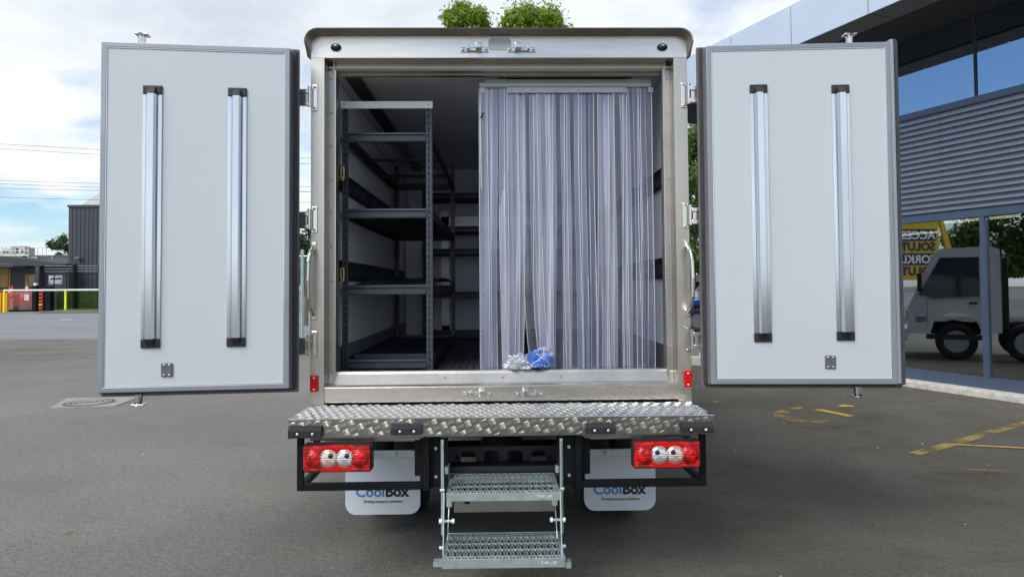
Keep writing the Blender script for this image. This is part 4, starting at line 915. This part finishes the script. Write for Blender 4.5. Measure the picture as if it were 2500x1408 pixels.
LA = math.atan2(.10, .93); HXL, HYL = -1.100, -.19
hzl = lambda py: 1.5+(703.5-py)*3.52/FPX
door(-1, HXL, HYL, .926, LA, .985, 2.757, .012, [(dlx(HXL, HYL, LA, -1, 578), 1.204, 2.540), (dlx(HXL, HYL, LA, -1, 370), 1.204, 2.540)], (dlx(HXL, HYL, LA, -1, 407, 900), 1.093), dlx(HXL, HYL, LA, -1, 331))
RA = -math.atan2(.065, .965); HXR, HYR = 1.108, -.14
door(1, HXR, HYR, .962, RA, .978, 2.784, .060, [(dlx(HXR, HYR, RA, 1, 1857), 1.200, 2.570), (dlx(HXR, HYR, RA, 1, 2058), 1.206, 2.560)], (dlx(HXR, HYR, RA, 1, 2028, 890), 1.094), dlx(HXR, HYR, RA, 1, 2096))

# ------------------------------------------------------------------ bumper step with five-bar tread
SX = 1.041; SY = -.39; SZ = .866; SH = .092
st_ = bpy.data.objects.new('bumper_step', None); COL.objects.link(st_); st_.parent = T
g = MB(); g.prism([(-.005, SZ), (SY+.004, SZ), (SY, SZ-.004), (SY, SZ-SH), (SY+.004, SZ-SH-.003), (SY+.06, SZ-SH-.003), (SY+.06, SZ-SH), (SY+.004, SZ-SH), (SY+.004, SZ-.006), (-.005, SZ-.006)], 'x', -SX, SX); g.build('tread_plate', 'tread', st_)
for sx in (-1, 1): g = MB(); g.prism([(-.005, SZ-.0065), (SY+.0045, SZ-.0065), (SY+.0045, SZ-SH+.001), (-.005, SZ-SH+.001)], 'x', sx*SX, sx*(SX-.004)); g.build('end_plate', 'tread', st_)
def treadbars(fn, U, Vv, step=.0375):
    g = MB(); nu = nvv = int(U*1.3/step)+1; h = .0028
    for i in range(nu+1):
        for j in range(nvv+1):
            ii, jj = i-nu//2, j-nu//2; A0 = R(22)
            cu, cv = U/2+(ii*math.cos(A0)-jj*math.sin(A0))*step, Vv/2+(ii*math.sin(A0)+jj*math.cos(A0))*step; d = 1 if (ii+jj) % 2 == 0 else -1
            if not (-.03 < cu < U+.03 and -.03 < cv < Vv+.03): continue
            for k in range(5):
                o_ = (k-2)*.0066; Lb = .0165; w = .0021
                c_, s_ = (math.cos(A0), math.sin(A0)) if d > 0 else (math.sin(A0), -math.cos(A0)); pc_ = (cu-s_*o_, cv+c_*o_)
                # curved ends: three-point bar
                P = []
                for (a_, bend) in ((-Lb, .0022), (0, 0), (Lb, .0022)): P.append((pc_[0]+c_*a_-s_*bend*d, pc_[1]+s_*a_+c_*bend*d))
                if any(not (0.002 < q[0] < U-.002 and .003 < q[1] < Vv-.003) for q in P): continue
                nx_, ny_ = -s_*w, c_*w
                vs = [fn(P[0][0], P[0][1], 0), fn(P[1][0]+nx_, P[1][1]+ny_, 0), fn(P[2][0], P[2][1], 0), fn(P[1][0]-nx_, P[1][1]-ny_, 0), fn(P[1][0], P[1][1], h), fn((P[0][0]+P[1][0])/2, (P[0][1]+P[1][1])/2, h*.8), fn((P[2][0]+P[1][0])/2, (P[2][1]+P[1][1])/2, h*.8)]
                g.add(vs, [(0, 1, 4, 5), (0, 5, 4, 3), (1, 2, 6, 4), (3, 4, 6, 2)])
    return g
treadbars(lambda a, b, h: (-SX+a, SY+b, SZ+h), 2*SX, -SY).build('raised_bars', 'tread_bar', st_, kind='stuff')
treadbars(lambda a, b, h: (-SX+a, SY-h, SZ-SH+b), 2*SX, SH).build('raised_bars', 'tread_bar', st_, kind='stuff')
for (pa, pb, pt, pb2) in ((703, 783, 1043, 1070), (955, 1029, 1038, 1062), (1431, 1503, 1036, 1059), (1665, 1743, 1034, 1057)):
    a_ = at(pa, pb2, SY-.03); b_ = at(pb, pt, SY-.03); x0, x1, z0, z1 = a_.x-.008, b_.x-.008, a_.z, b_.z; x0 = max(x0, -SX-.002); x1 = min(x1, SX+.002)
    o = MB().prism([(SY-.0005, z0), (SY-.032, z0), (SY-.032, z1-.012), (SY-.0005, z1+.006)], 'x', x0, x1).build('rubber_buffer', 'rubber', st_, bevel=.004)
    for f_ in (.27, .73):
        x = x0+(x1-x0)*f_; g = MB(); g.cyl((x, SY-.0335, (z0+z1)/2-.004), (x, SY-.0325, (z0+z1)/2-.004), .0135, 16); g.build('recess', 'hole', st_)
        MB().dome((x+.003, SY-.0335, (z0+z1)/2-.006), .0085, .006, 12, 3).build('bolt', 'galv', st_)
# underside returns
for sx in (-1, 1):
    MB().box(sx*.96, sx*.36, SY+.08, SY+.10, .742, .772).build('tread_return', 'tread', st_); MB().box(sx*.95, sx*.40, -.06, -.05, .68, .85).build('valance', 'stainless_dull', st_)
MB().box(-SX+.02, SX-.02, SY+.06, -.01, .80, .855).build('step_core', 'black_under', st_)

# lamp frames and tail lamps
def lampframe(sx):
    o = bpy.data.objects.new('lamp_frame', None); COL.objects.link(o); o.parent = T
    y0, y1 = -.345, -.315; xo = sx*1.012; xi = sx*.392; b = .030
    MB().box(xo, xo-sx*b, y0, y1, .505, .772).build('tube', 'black_steel', o, bevel=.002); MB().box(xo-sx*(b+.001), xi+sx*.001, y0, y1, .505, .540).build('tube', 'black_steel', o, bevel=.002)
    MB().box(xi, xi-sx*b, y0, y1, .50, .772).build('tube', 'black_steel', o, bevel=.002)
    MB().box(xo, xo-sx*b, y1+.001, -.02, .506, .536).build('tube', 'black_steel', o, bevel=.002)
    MB().box(xo, xo-sx*b, -.05, -.02, .537, .85).build('tube', 'black_steel', o, bevel=.002)
    MB().box(xi+sx*.02, xi-sx*.12, y1+.002, y1+.012, .51, .75).build('bracket', 'black_steel', o, bevel=.002)
    for z_ in (.56, .70): MB().cyl((xi-sx*.06, y1-.004, z_), (xi-sx*.06, y1+.002, z_), .008, 8).build('bolt', 'galv', o)
    lo = bpy.data.objects.new('tail_lamp', None); COL.objects.link(lo); lo.parent = T
    x0, x1 = (-.975, -.635) if sx < 0 else (.637, .975); z0, z1 = .604, .744
    g = MB(); c = .014
    g.prism([(x0+c, z0), (x1-c, z0), (x1, z0+c), (x1, z1-c), (x1-c, z1), (x0+c, z1), (x0, z1-c), (x0, z0+c)], 'y', -.375, -.346); g.build('housing', 'cap_black', lo, bevel=.002)
    e = .008; g = MB(); g.box(x0+e, x1-e, -.395, -.3755, z0+e, z1-e); g.build('red_lens', 'red_lens', lo, bevel=.006)
    w = x1-x0; cz_ = (z0+z1)/2
    for k, f_ in enumerate((.175, .385, .615, .825)):
        cx_ = x0+w*f_; r_ = .040
        g = MB(); n_ = 28; vs = []
        for i in range(n_):
            a = 2*math.pi*i/n_
            for rr, yy in ((r_+.004, -.3952), (r_+.003, -.401), (r_, -.401)): vs.append((cx_+rr*math.cos(a), yy, cz_+rr*math.sin(a)))
        g.add(vs, [(3*i+j, 3*((i+1) % n_)+j, 3*((i+1) % n_)+j+1, 3*i+j+1) for i in range(n_) for j in (0, 1)], True); g.build('bezel', 'red_lens' if k in (0, 3) else 'lens_clear', lo)
        m_ = 'red_lens' if k in (0, 3) else ('lens_amber' if (k == 1) == (sx < 0) else 'lens_clear')
        g = MB(); g.dome((cx_, -.3953, cz_), r_, .012, 24, 5); g.build('round_lens', m_, lo)
        if k in (1, 2):
            g = MB(); g.dome((cx_+(.012 if sx < 0 else -.012), -.4045, cz_+.014), .013, .006, 14, 3); g.build('bulb', 'ink_black', lo)
            g = MB()
            for q_ in range(-3, 4): g.box(cx_-.036*math.cos(q_*.38), cx_+.036*math.cos(q_*.38), -.4095+abs(q_)*.0028, -.4065+abs(q_)*.0028, cz_+q_*.0095-.0009, cz_+q_*.0095+.0009)
            g.build('prism_lines', 'white_steel', lo)
        else:
            g = MB(); g.dome((cx_+.01, -.4045, cz_+.008), .014, .007, 14, 3); g.build('bulb', 'red_reflector', lo)
    for (za) in (z0+.022, z1-.022):
        g = MB(); g.box(x0+w*.30, x1-w*.30, -.3985, -.3955, za-.011, za+.011); g.build('reflector_bar', 'red_reflector', lo)
    g = MB()
    for i in range(14): z_ = z0+.014+i*.0088; g.box(x0+.012, x0+.03+.02*(i % 2), -.3970, -.3953, z_-.001, z_+.001); g.box(x1-.03-.02*(i % 2), x1-.012, -.3970, -.3953, z_-.001, z_+.001)
    g.build('lens_ribs', 'red_reflector', lo, kind='stuff')
for sx in (-1, 1): lampframe(sx)
# mud flaps
def flap(x0, x1, z0, z1, tz):
    Y = .35; o = bpy.data.objects.new('mud_flap', None); COL.objects.link(o); o.parent = T
    r_ = .065; pts = [(x0, z1), (x1, z1)]
    for i in range(7): a = -math.pi/2*i/6; pts.append((x1-r_+r_*math.cos(a), z0+r_+r_*math.sin(a)))
    for i in range(7): a = -math.pi/2-math.pi/2*i/6; pts.append((x0+r_+r_*math.cos(a), z0+r_+r_*math.sin(a)))
    MB().prism(pts, 'y', Y, Y+.008).build('flap_sheet', 'flap_white', o)
    MB().box(x0, x1, Y-.006, Y-.001, z1-.045, z1).build('clamp_strip', 'galv', o, bevel=.002)
    for f_ in (.68, .93) if x0 < 0 else (.07, .30): MB().dome((x0+(x1-x0)*f_, Y-.006, z1-.022), .012, .008, 12, 3).build('bolt', 'galv', o)
    cx_ = x0+(x1-x0)*.5; w1 = .095; 
    text('Cool', 'lettering', 'ink_blue', o, .088, (cx_+.012, Y-.002, tz), bold=.0012, sx=.97, align='RIGHT')
    text('Box', 'lettering', 'ink_black', o, .088, (cx_+.014, Y-.002, tz), bold=.0028, sx=.97, align='LEFT')
    text('Driving transport solutions', 'lettering', 'ink_black', o, .0225, (cx_+.002, Y-.002, tz-.036), bold=.0002, sx=.93)
flap(-.931, -.488, .160, .536, .266); flap(.486, .914, .166, .530, .264)
# chassis
CH = bpy.data.objects.new('chassis', None); COL.objects.link(CH); CH.parent = T
for sx in (-1, 1):
    MB().box(sx*.40, sx*.47, -.02, 5.0, .60, .76).build('chassis_rail', 'black_under', CH, bevel=.004); MB().box(sx*.33, sx*.44, -.30, -.02, .56, .76).build('tow_bracket', 'black_steel', CH, bevel=.004)
    MB().box(sx*.345, sx*.365, -.3, -.1, .50, .74).build('gusset', 'black_steel', CH)
# crossmember with four arched openings
def crossmember():
    Y = -.06; a0, a1 = at(1089, 1131, Y), at(1362, 1087, Y); x0, x1, z0, z1 = a0.x-.008, a1.x-.008, a0.z, a1.z
    g = MB(); cs = [at(px, 1115, Y).x-.008 for px in (1143.5, 1200.5, 1257.5, 1314.5)]; hw = .040; zt_ = z1-.022; xs = [x0]
    for c_ in cs: xs += [c_-hw, c_+hw]
    xs.append(x1)
    for i in range(0, len(xs), 2): g.box(xs[i], xs[i+1], Y, Y+.01, z0, z1)
    for c_ in cs:
        pts = [(c_-hw, z1)]+[(c_-hw, zt_-.03)]
        for i in range(9):
            a = math.pi-math.pi*i/8; pts.append((c_+hw*math.copysign(abs(math.cos(a))**.6, math.cos(a)), zt_-.03+.03*abs(math.sin(a))**.6))
        pts += [(c_+hw, zt_-.03), (c_+hw, z1)]
        n_ = len(pts); half = [p_ for p_ in pts[1:-1]]
        for p_, q_ in zip(half, half[1:]): 
            if q_[0]-p_[0] > 1e-5: g.prism([(p_[0], p_[1]), (q_[0], q_[1]), (q_[0], z1), (p_[0], z1)], 'y', Y, Y+.01)
    g.build('crossmember', 'shelf_dark', CH)
    g = MB()
    for px, py in ((1115.5, 1095), (1172, 1094), (1229, 1094), (1287, 1093), (1343, 1092)): p_ = at(px, py, Y); g.cyl((p_.x-.008, Y-.001, p_.z), (p_.x-.008, Y-.0005, p_.z), .004, 8)
    for px, py in ((1115.5, 1116), (1343, 1116)): p_ = at(px, py, Y); g.cyl((p_.x-.008, Y-.001, p_.z), (p_.x-.008, Y-.0005, p_.z), .010, 12)
    g.build('bolt_holes', 'hole', CH)
    a0, a1 = at(1098, 1151, Y-.1), at(1360, 1132, Y-.1); MB().box(a0.x-.008, a1.x-.008, Y-.13, Y-.03, a0.z, a1.z).build('rear_beam', 'shelf_dark', CH, bevel=.004)
crossmember()
MB().box(-.33, .33, .3, 3.0, .62, .80).build('floor_pan', 'black_under', CH); MB().box(-1.0, 1.0, .1, 3.4, .80, .925).build('subframe', 'black_under', CH)
a0, a1 = at(1105, 1250, .2), at(1353, 1214, .2); MB().box(a0.x, a1.x, .2, .206, a0.z, a1.z+.02).build('splash_plate', 'stainless_dull', CH)
a0, a1 = at(1113, 1230, .15), at(1145, 1205, .15); g = MB(); g.prism([(a0.x, a1.z+.02), (a1.x, a1.z+.02), (a1.x-.005, a0.z), (a1.x-.025, a0.z), (a0.x+.01, a0.z+.03)], 'y', .15, .19); g.build('hose', 'black_under', CH)
MB().cyl((-.75, .95, .40), (.75, .95, .40), .055, 12).build('axle', 'black_under', CH); MB().dome((.0, .93, .40), .16, .14, 16, 4).build('differential', 'black_under', CH)
for sx in (-1, 1):
    for x in (.80, .60): wheel(.365, .185, 'tyre', T, (sx*x, .95, .365))
    wheel(.365, .2, 'tyre', T, (sx*.80, 4.15, .365))
MB().cyl((.2, 1.3, .5), (.2, 3.0, .5), .09, 12).build('exhaust', 'stainless_dull', CH)
cab(T, 3.58, .95)

# folding step
FS = bpy.data.objects.new('folding_step', None); COL.objects.link(FS); FS.parent = T
def grate(x0, x1, y0, y1, zt_, face):
    """perforated tread plate: staggered oval holes with raised lips"""
    g = MB(); nx_, ny_ = 17, 4; mxx = .012; X0, X1, Y0, Y1 = x0+mxx, x1-mxx, y0+.010, y1-.006; cw, chh = (X1-X0)/nx_, (Y1-Y0)/ny_
    n_ = 12
    def cell(cx_, cy_, w, h, rx, ry, lip, up):
        vs = []
        for i in range(n_):
            a = 2*math.pi*i/n_; c_, s_ = math.cos(a), math.sin(a); k = 1/max(abs(c_), abs(s_))
            vs += [(cx_+c_*k*w/2, cy_+s_*k*h/2, zt_), (cx_+c_*(rx+.0022), cy_+s_*(ry+.003), zt_), (cx_+c_*(rx+.0006), cy_+s_*ry, zt_+up), (cx_+c_*rx*.9, cy_+s_*ry*.95, zt_+up*.9 if up > 0 else zt_-.006)]
        g.add(vs, [(4*i+j, 4*((i+1) % n_)+j, 4*((i+1) % n_)+j+1, 4*i+j+1) for i in range(n_) for j in (0, 1, 2)])
    for j in range(ny_):
        for i in range(nx_):
            cx_, cy_ = X0+cw*(i+.5), Y0+chh*(j+.5)
            cell(cx_-cw*.20, cy_+chh*.0, cw*.60, chh, cw*.215, chh*.39, 1, .0055 if j % 2 else .0045)
            cell(cx_+cw*.30, cy_+chh*.0, cw*.40, chh, cw*.12, chh*.27, 1, .003)
    g.box(x0, X0, y0, y1, zt_-.003, zt_); g.box(X1, x1, y0, y1, zt_-.003, zt_); g.box(X0, X1, y0, Y0, zt_-.003, zt_); g.box(X0, X1, Y1, y1, zt_-.003, zt_)
    o = g.build('tread', 'galv', FS)
    g = MB(); g.box(x0-.001, x1+.001, y0-.004, y0-.0005, zt_-face, zt_+.001); g.box(x0-.001, x1+.001, y1+.0005, y1+.004, zt_-face, zt_+.001)
    for x in (x0-.0045, x1+.0015): g.box(x, x+.003, y0, y1, zt_-face, zt_+.001)
    g.build('tread_edge', 'galv', o, bevel=.001); return o
g1 = grate(-.271, .274, -.65, -.325, .284, .040); g2 = grate(-.260, .262, -.535, -.21, .542, .036)
xl, xr = -.283, .276
for x, sx in ((xl, -1), (xr, 1)):
    MB().box(x-.0035, x+.0035, -.485, -.455, .325, .772).build('stringer', 'galv', FS, bevel=.001)
    MB().box(x-.001, x+sx*.012, -.455, -.452, .325, .772).build('stringer_flange', 'galv', FS)
    xi = x-sx*.009; g = MB(); g.prism([(-.535, .545), (-.520, .550), (-.595, .27), (-.612, .27)], 'x', xi-.002, xi+.002); g.build('link_arm', 'galv', FS)
    xi2 = x-sx*.018; g = MB(); g.prism([(-.30, .50), (-.285, .50), (-.44, .30), (-.455, .30)], 'x', xi2-.002, xi2+.002); g.build('link_arm', 'galv', FS)
    MB().cyl((x-.030*-sx*-1 if 0 else x+sx*.014, -.47, .393), (x-sx*.045, -.47, .393), .007, 10).build('pivot_bolt', 'galv', FS)
    for xx in (x+sx*.014, x-sx*.046): MB().cyl((xx-.006, -.47, .393), (xx+.006, -.47, .393), .012, 6).build('nut', 'white_steel', FS)
    for (yy, zz_) in ((-.53, .555), (-.58, .31)): MB().cyl((x-.010, yy, zz_), (x+.010, yy, zz_), .009, 8).build('pivot_bolt', 'galv', FS)
    MB().box(x-sx*.010, x-sx*.036, -.40, -.36, .435, .480).build('spacer_block', 'cream_unit', FS, bevel=.003)
    MB().box(x-sx*.004, x-sx*.02, -.42, -.38, .60, .63).build('spring_clip', 'galv', FS, bevel=.002)
MB().box(-.315, -.2765, -.645, -.60, .250, .270).build('foot_tab', 'galv', FS); MB().box(.2795, .305, -.645, -.60, .236, .262).build('foot_tab', 'galv', FS)
# embossed maker marks, worn to dashes in the photo
for (x, y, z_) in ((.205, -.6545, .263), (.195, -.5395, .523)): text('T\u00b7W L ET', 'embossed_mark', 'white_steel', FS, .016, (x, y, z_-.004), sx=1.1, extr=.0004)

# ================================================================== THINGS INSIDE THE BOX
def shelving(label, x0, x1, y0, y1, zt_, beams, loc0, deckkind):
    t = thing('shelving_unit', label, 'shelving', (loc0[0], loc0[1], 1.002), 0, 'steel shelving units inside the box')
    z0 = 0; ox, oy = loc0
    x0 -= ox; x1 -= ox; y0 -= oy; y1 -= oy; H = zt_-1.002; pw = .038
    for xi, (xa, sx) in enumerate(((x0, 1), (x1, -1))):
        for yi, (ya, sy) in enumerate(((y0, 1), (y1, -1))):
            g = MB(); g.box(xa, xa+sx*pw, ya, ya+sy*.003, 0, H); g.box(xa, xa+sx*.003, ya+sy*.0031, ya+sy*pw, 0, H); o = g.build('upright', 'shelf_steel', t)
            g = MB(); z_ = .03; yf = ya-.0008 if sy > 0 else ya-.004
            while z_ < H-.02:
                g.disc((xa+sx*pw*.55, yf, z_+.006), .0058, 8); g.add([(xa+sx*pw*.55-.003, yf, z_-.010), (xa+sx*pw*.55+.003, yf, z_-.010), (xa+sx*pw*.55+.003, yf, z_+.003), (xa+sx*pw*.55-.003, yf, z_+.003)], [(0, 1, 2, 3)]); z_ += .0383
            g.build('keyhole_slots', 'hole' if sy > 0 else 'concrete', o)
    for k, zb in enumerate(beams):
        z_ = zb-1.002
        sh = bpy.data.objects.new('shelf', None); COL.objects.link(sh); sh.parent = t
        for (ya, sy) in ((y0, 1), (y1, -1)):
            g = MB(); Y = ya-sy*.004; pr = [(Y, z_+.028), (Y+sy*.030, z_+.028), (Y+sy*.030, z_-.028), (Y, z_-.028), (Y-sy*.004, z_-.022), (Y-sy*.004, z_+.004), (Y+sy*.008, z_+.009), (Y+sy*.008, z_+.014), (Y-sy*.002, z_+.018)]
            g.prism(pr, 'x', x0+pw+.0005, x1-pw-.0005); g.build('beam', 'shelf_steel', sh)
        for (xa, sx) in ((x0, 1), (x1, -1)): MB().box(xa+sx*.005, xa+sx*.022, y0+pw, y1-pw, z_-.028, z_+.028).build('beam', 'shelf_dark', sh)
        if deckkind[k] == 'wire':
            g = MB(); y = y0+.06
            while y < y1-.05: g.box(x0+.022, x1-.022, y, y+.003, z_+.004, z_+.007); y += .052
            g.build('wire_deck', 'shelf_dark', sh)
            g = MB(); x = x0+.05
            while x < x1-.03: g.box(x, x+.004, y0+.03, y1-.03, z_+.0005, z_+.004); x += .105
            for y in (y0+(y1-y0)*.33, y0+(y1-y0)*.66): g.box(x0+.022, x1-.022, y, y+.03, z_-.02, z_)
            g.build('deck_support', 'shelf_dark', sh)
        else:
            n_ = 14; vs = []; bow = .075 if deckkind[k] == 'bow' else 0.
            for i in range(n_+1):
                f_ = i/n_; y = y0+.03+(y1-y0-.06)*f_; zz_ = z_+.010+bow*math.sin(math.pi*min(f_*1.15, 1)*.72); vs += [(x0+.022, y, zz_), (x1-.022, y, zz_)]
            g = MB(); g.add(vs, [(2*i, 2*i+1, 2*i+3, 2*i+2) for i in range(n_)]); g.add([(a_, b_, c_-.006) for a_, b_, c_ in vs], [(2*i+2, 2*i+3, 2*i+1, 2*i) for i in range(n_)]); g.build('deck', 'shelf_steel' if bow else 'shelf_dark', sh)
            g = MB()
            for i in range(6):
                x = x0+.03+(x1-x0-.1)*i/5; pts = []
                for j in range(9):
                    f_ = j/8; pts.append(Vector((x+.05*f_, y0+.03+(y1-y0-.06)*f_, z_+.011+bow*math.sin(math.pi*min(f_*1.15, 1)*.72))))
                g.tube(pts, .0022, 4)
            g.build('deck_ribs', 'hole' if bow else 'shelf_steel', sh)
    return t, x0, x1, y0, y1, H
shx0, shx1 = at(835, 600, .35).x, at(1056, 600, .35).x
su, a0, a1, b0, b1, H = shelving('grey steel shelving unit with white top bar, left side of the box', shx0, shx1, .35, 2.42, 2.60, [2.404, 1.945, 1.487, 1.045], (shx0, .35), ['wire', 'flat', 'bow', 'flat'])
zt_ = at(900, 248, .34).z-1.002; zb_ = at(900, 265, .34).z-1.002
o = MB().box(-.006, a1+.004, -.012, -.0035, zb_, zt_).build('top_bar', 'white_steel', su)
for x in (.015, a1-.02): MB().dome((x, -.012, (zt_+zb_)/2), .006, .004, 10, 2).build('bolt', 'galv', o)
for z_ in (.06, .075): MB().box(.04, a1-.04, .15, .19, z_+.0, z_+.012).build('bottom_bar', 'shelf_steel', su)
shelving('dark steel shelving unit standing across the front bulkhead, behind the left one', -.76, .93, 2.98, 3.38, 2.46, [2.40, 2.07, 1.85, 1.425, 1.03], (-.76, 2.98), ['flat', 'flat', 'flat', 'flat', 'flat'])
for i, z_ in enumerate((2.168, 1.583)):
    t = thing('strap_buckle', ('upper' if i == 0 else 'lower')+' brass coloured strap fitting clipped to the left wall track by the shelving', 'strap fitting', (-.908, .20, z_), 0, 'brass strap fittings')
    MB().frame(-.012, .012, -.034, .034, .007, 0, .006).build('ring', 'brass', t, bevel=.002); MB().box(-.020, -.0125, .002, .012, -.044, .044).build('clip', 'shelf_dark', t, bevel=.002); MB().box(-.012, .010, .0065, .012, -.045, -.036).build('strap_end', 'brass', t)

# strip curtain
cx0, cx1 = at(1172, 560, .2).x, at(1593, 560, .2).x
CZB = 1.006
t = thing('strip_curtain', 'clear ribbed plastic strip curtain hanging from a metal rail, right half of the doorway', 'strip curtain', (cx0, .2, 2.64)); CW = cx1-cx0
def cz(py): return at(1380, py, .2).z-2.64
MB().box(.03, CW, .03, .04, cz(203), cz(190)).build('upper_rail', 'rail_alu', t); MB().box(.11, CW-.10, .041, .08, cz(203)+.03, cz(190)+.02).build('rail_bracket', 'shelf_dark', t)
g = MB(); zc_ = cz(209); g.cyl((0, -.006, zc_), (CW, -.006, zc_), .0145, 16); rl = g.build('hanging_rail', 'rail_alu', t)
for (pa, pb, ya, yb) in ((1186, 1237, 190, 203), (1530, 1590, 190, 204)):
    a_ = at(pa, 200, .2).x-cx0; b_ = at(pb, 200, .2).x-cx0; MB().box(a_, b_, .022, .0295, cz(yb), cz(ya)).build('fixing_plate', 'rail_alu', t)
    for f_ in (.2, .75): MB().dome((a_+(b_-a_)*f_, .022, (cz(ya)+cz(yb))/2), .006, .004, 8, 2).build('screw', 'galv', t)
for (pa, pb) in ((1172, 1184.5), (1238, 1530), (1582, 1594)):
    a_ = at(pa, 220, .19).x-cx0; b_ = at(pb, 220, .19).x-cx0; pl = MB().box(a_, b_, -.016, -.012, cz(228.5), cz(215.5)).build('clamp_plate', 'rail_alu', t, bevel=.001)
    ns = 6 if pb-pa > 50 else 1
    for k in range(ns):
        x = (a_+b_)/2 if ns == 1 else a_+(b_-a_)*(.03+.94*k/5); MB().dome((x, -.016, (cz(228.5)+cz(215.5))/2), .006, .004, 10, 2).build('screw', 'galv', pl)
rd = random.Random(21); NS = 23
ZT_, ZB_ = cz(216), CZB-2.64
for i in range(NS):
    xc = CW*(i+.5)/NS; w = CW/NS*rd.uniform(1.15, 1.7); ph = rd.uniform(0, 6.28); lay = (i % 2)*.010+rd.uniform(0, .004); sway = rd.uniform(-.010, .010); kink = 0
    if i in (6, 7): kink = .05
    if i in (5,): kink = -.012
    depth = rd.uniform(.005, .016)*(1 if i % 3 else -1); tw = rd.uniform(-.3, .3)
    nu_, nv_ = 7, 22; vs = []; E0 = []; E1 = []; MID = []
    for j in range(nv_+1):
        f_ = j/nv_; z_ = ZT_+(ZB_-ZT_)*f_
        xo = sway*f_*f_+.004*math.sin(f_*5+ph)+kink*max(0, f_-.62)**2*6
        ww = w*(1-.12*f_*rd.random()*0-.10*math.sin(f_*2.4+ph)*f_)
        for k in range(nu_+1):
            s_ = k/nu_-.5; yy = lay+depth*(1-4*s_*s_)*(.25+.75*f_)+tw*s_*w*f_*.8+.004*math.sin(f_*7+ph+3*s_)
            p_ = (min(max(xc+xo+s_*ww, -.002), CW+.004), yy-.004, z_)
            vs.append(p_)
            if k == 0: E0.append(Vector(p_))
            if k == nu_: E1.append(Vector(p_))
            if k == nu_//2: MID.append(Vector(p_))
    n1 = nu_+1; g = MB(); g.add(vs, [(j*n1+k, j*n1+k+1, (j+1)*n1+k+1, (j+1)*n1+k) for j in range(nv_) for k in range(nu_)], True)
    o = g.build('curtain_strip', 'pvc_dark' if i >= 20 or (i > 11 and i % 3 == 0) else ('pvc', 'pvc_milky', 'pvc', 'pvc_dark', 'pvc', 'pvc_milky', 'pvc_dark')[(i*5+i//4) % 7], t)
    g = MB()
    for E_ in ((E0, E1, MID) if i % 2 else (E0, E1)):
        for a_, b_ in zip(E_[::2], E_[2::2]): g.cyl(a_+Vector((0, -.001, 0)), b_+Vector((0, -.001, 0)), .0024, 5, None, False)
    g.build('strip_edge', 'pvc_edge', o)
# end hook and cord on the left edge
MB().tube([Vector((.012, -.02, cz(228))), Vector((.006, -.024, cz(300))), Vector((.010, -.024, cz(460)))], .0025, 5).build('tie_cord', 'cord', t)
for (dx, dz) in ((0, 0), (.006, .012), (-.004, -.008)): MB().dome((.016+dx, -.026, cz(285)+dz), .007, .006, 8, 2).build('tie_clip', 'ink_black', t)

# bags on the floor at the curtain foot
def crumple(name, m, t, rx, ry, rz_, seed, sub=4, amp=.3, off=(0, 0, 0), fr=2.0):
    bm = bmesh.new(); bmesh.ops.create_icosphere(bm, subdivisions=sub, radius=1)
    for v in bm.verts:
        d = v.co.copy(); q = 1+amp*mn.noise(d*fr+Vector((seed, 0, 0)))+amp*.7*(abs(mn.noise(d*fr*2.3+Vector((0, seed, 0))))*2-.5)+amp*.25*mn.noise(d*9)
        v.co = Vector((d.x*rx*q, d.y*ry*q, max(d.z*rz_*q, -rz_*.55)))+Vector(off)
    me = bpy.data.meshes.new(name); bm.to_mesh(me); bm.free(); me.materials.append(MATS[m]); o = bpy.data.objects.new(name, me); COL.objects.link(o); o.parent = t; return o
bp = at(1312, 905, .13)
t = thing('blue_bag', 'scrunched blue plastic bag with pale cords at the foot of the curtain', 'bag', (bp.x, .125, 1.034+.045)); 
crumple('bag_body', 'blue_bag', t, .078, .05, .055, 3.1, 5, .36)
g = MB(); rd = random.Random(5)
for k in range(7):
    a0_ = rd.uniform(0, 6.28); pts = []
    for j in range(7):
        a = a0_+j*.28; b = -.5+j*.22+rd.uniform(-.1, .1); d = Vector((math.cos(a)*math.cos(b)*.072, -abs(math.sin(a))*math.cos(b)*.058-.004, math.sin(b)*.066)); pts.append(d)
    g.tube(pts, .0013, 4)
g.build('cord', 'cord', t)
bp = at(1268, 905, .13)
t = thing('plastic_bag', 'crumpled clear plastic bag lying against the blue one', 'bag', (bp.x-.004, .12, 1.034+.030)); crumple('bag_body', 'plastic_clear', t, .066, .045, .047, 8.4, 5, .5)
bp = at(1335, 870, .15)
t = thing('plastic_bag', 'small clear plastic wrap tucked over the top of the blue bag', 'bag', (bp.x-.02, .15, 1.034+.085)); crumple('bag_body', 'plastic_clear', t, .05, .03, .03, 1.7, 4, .5)
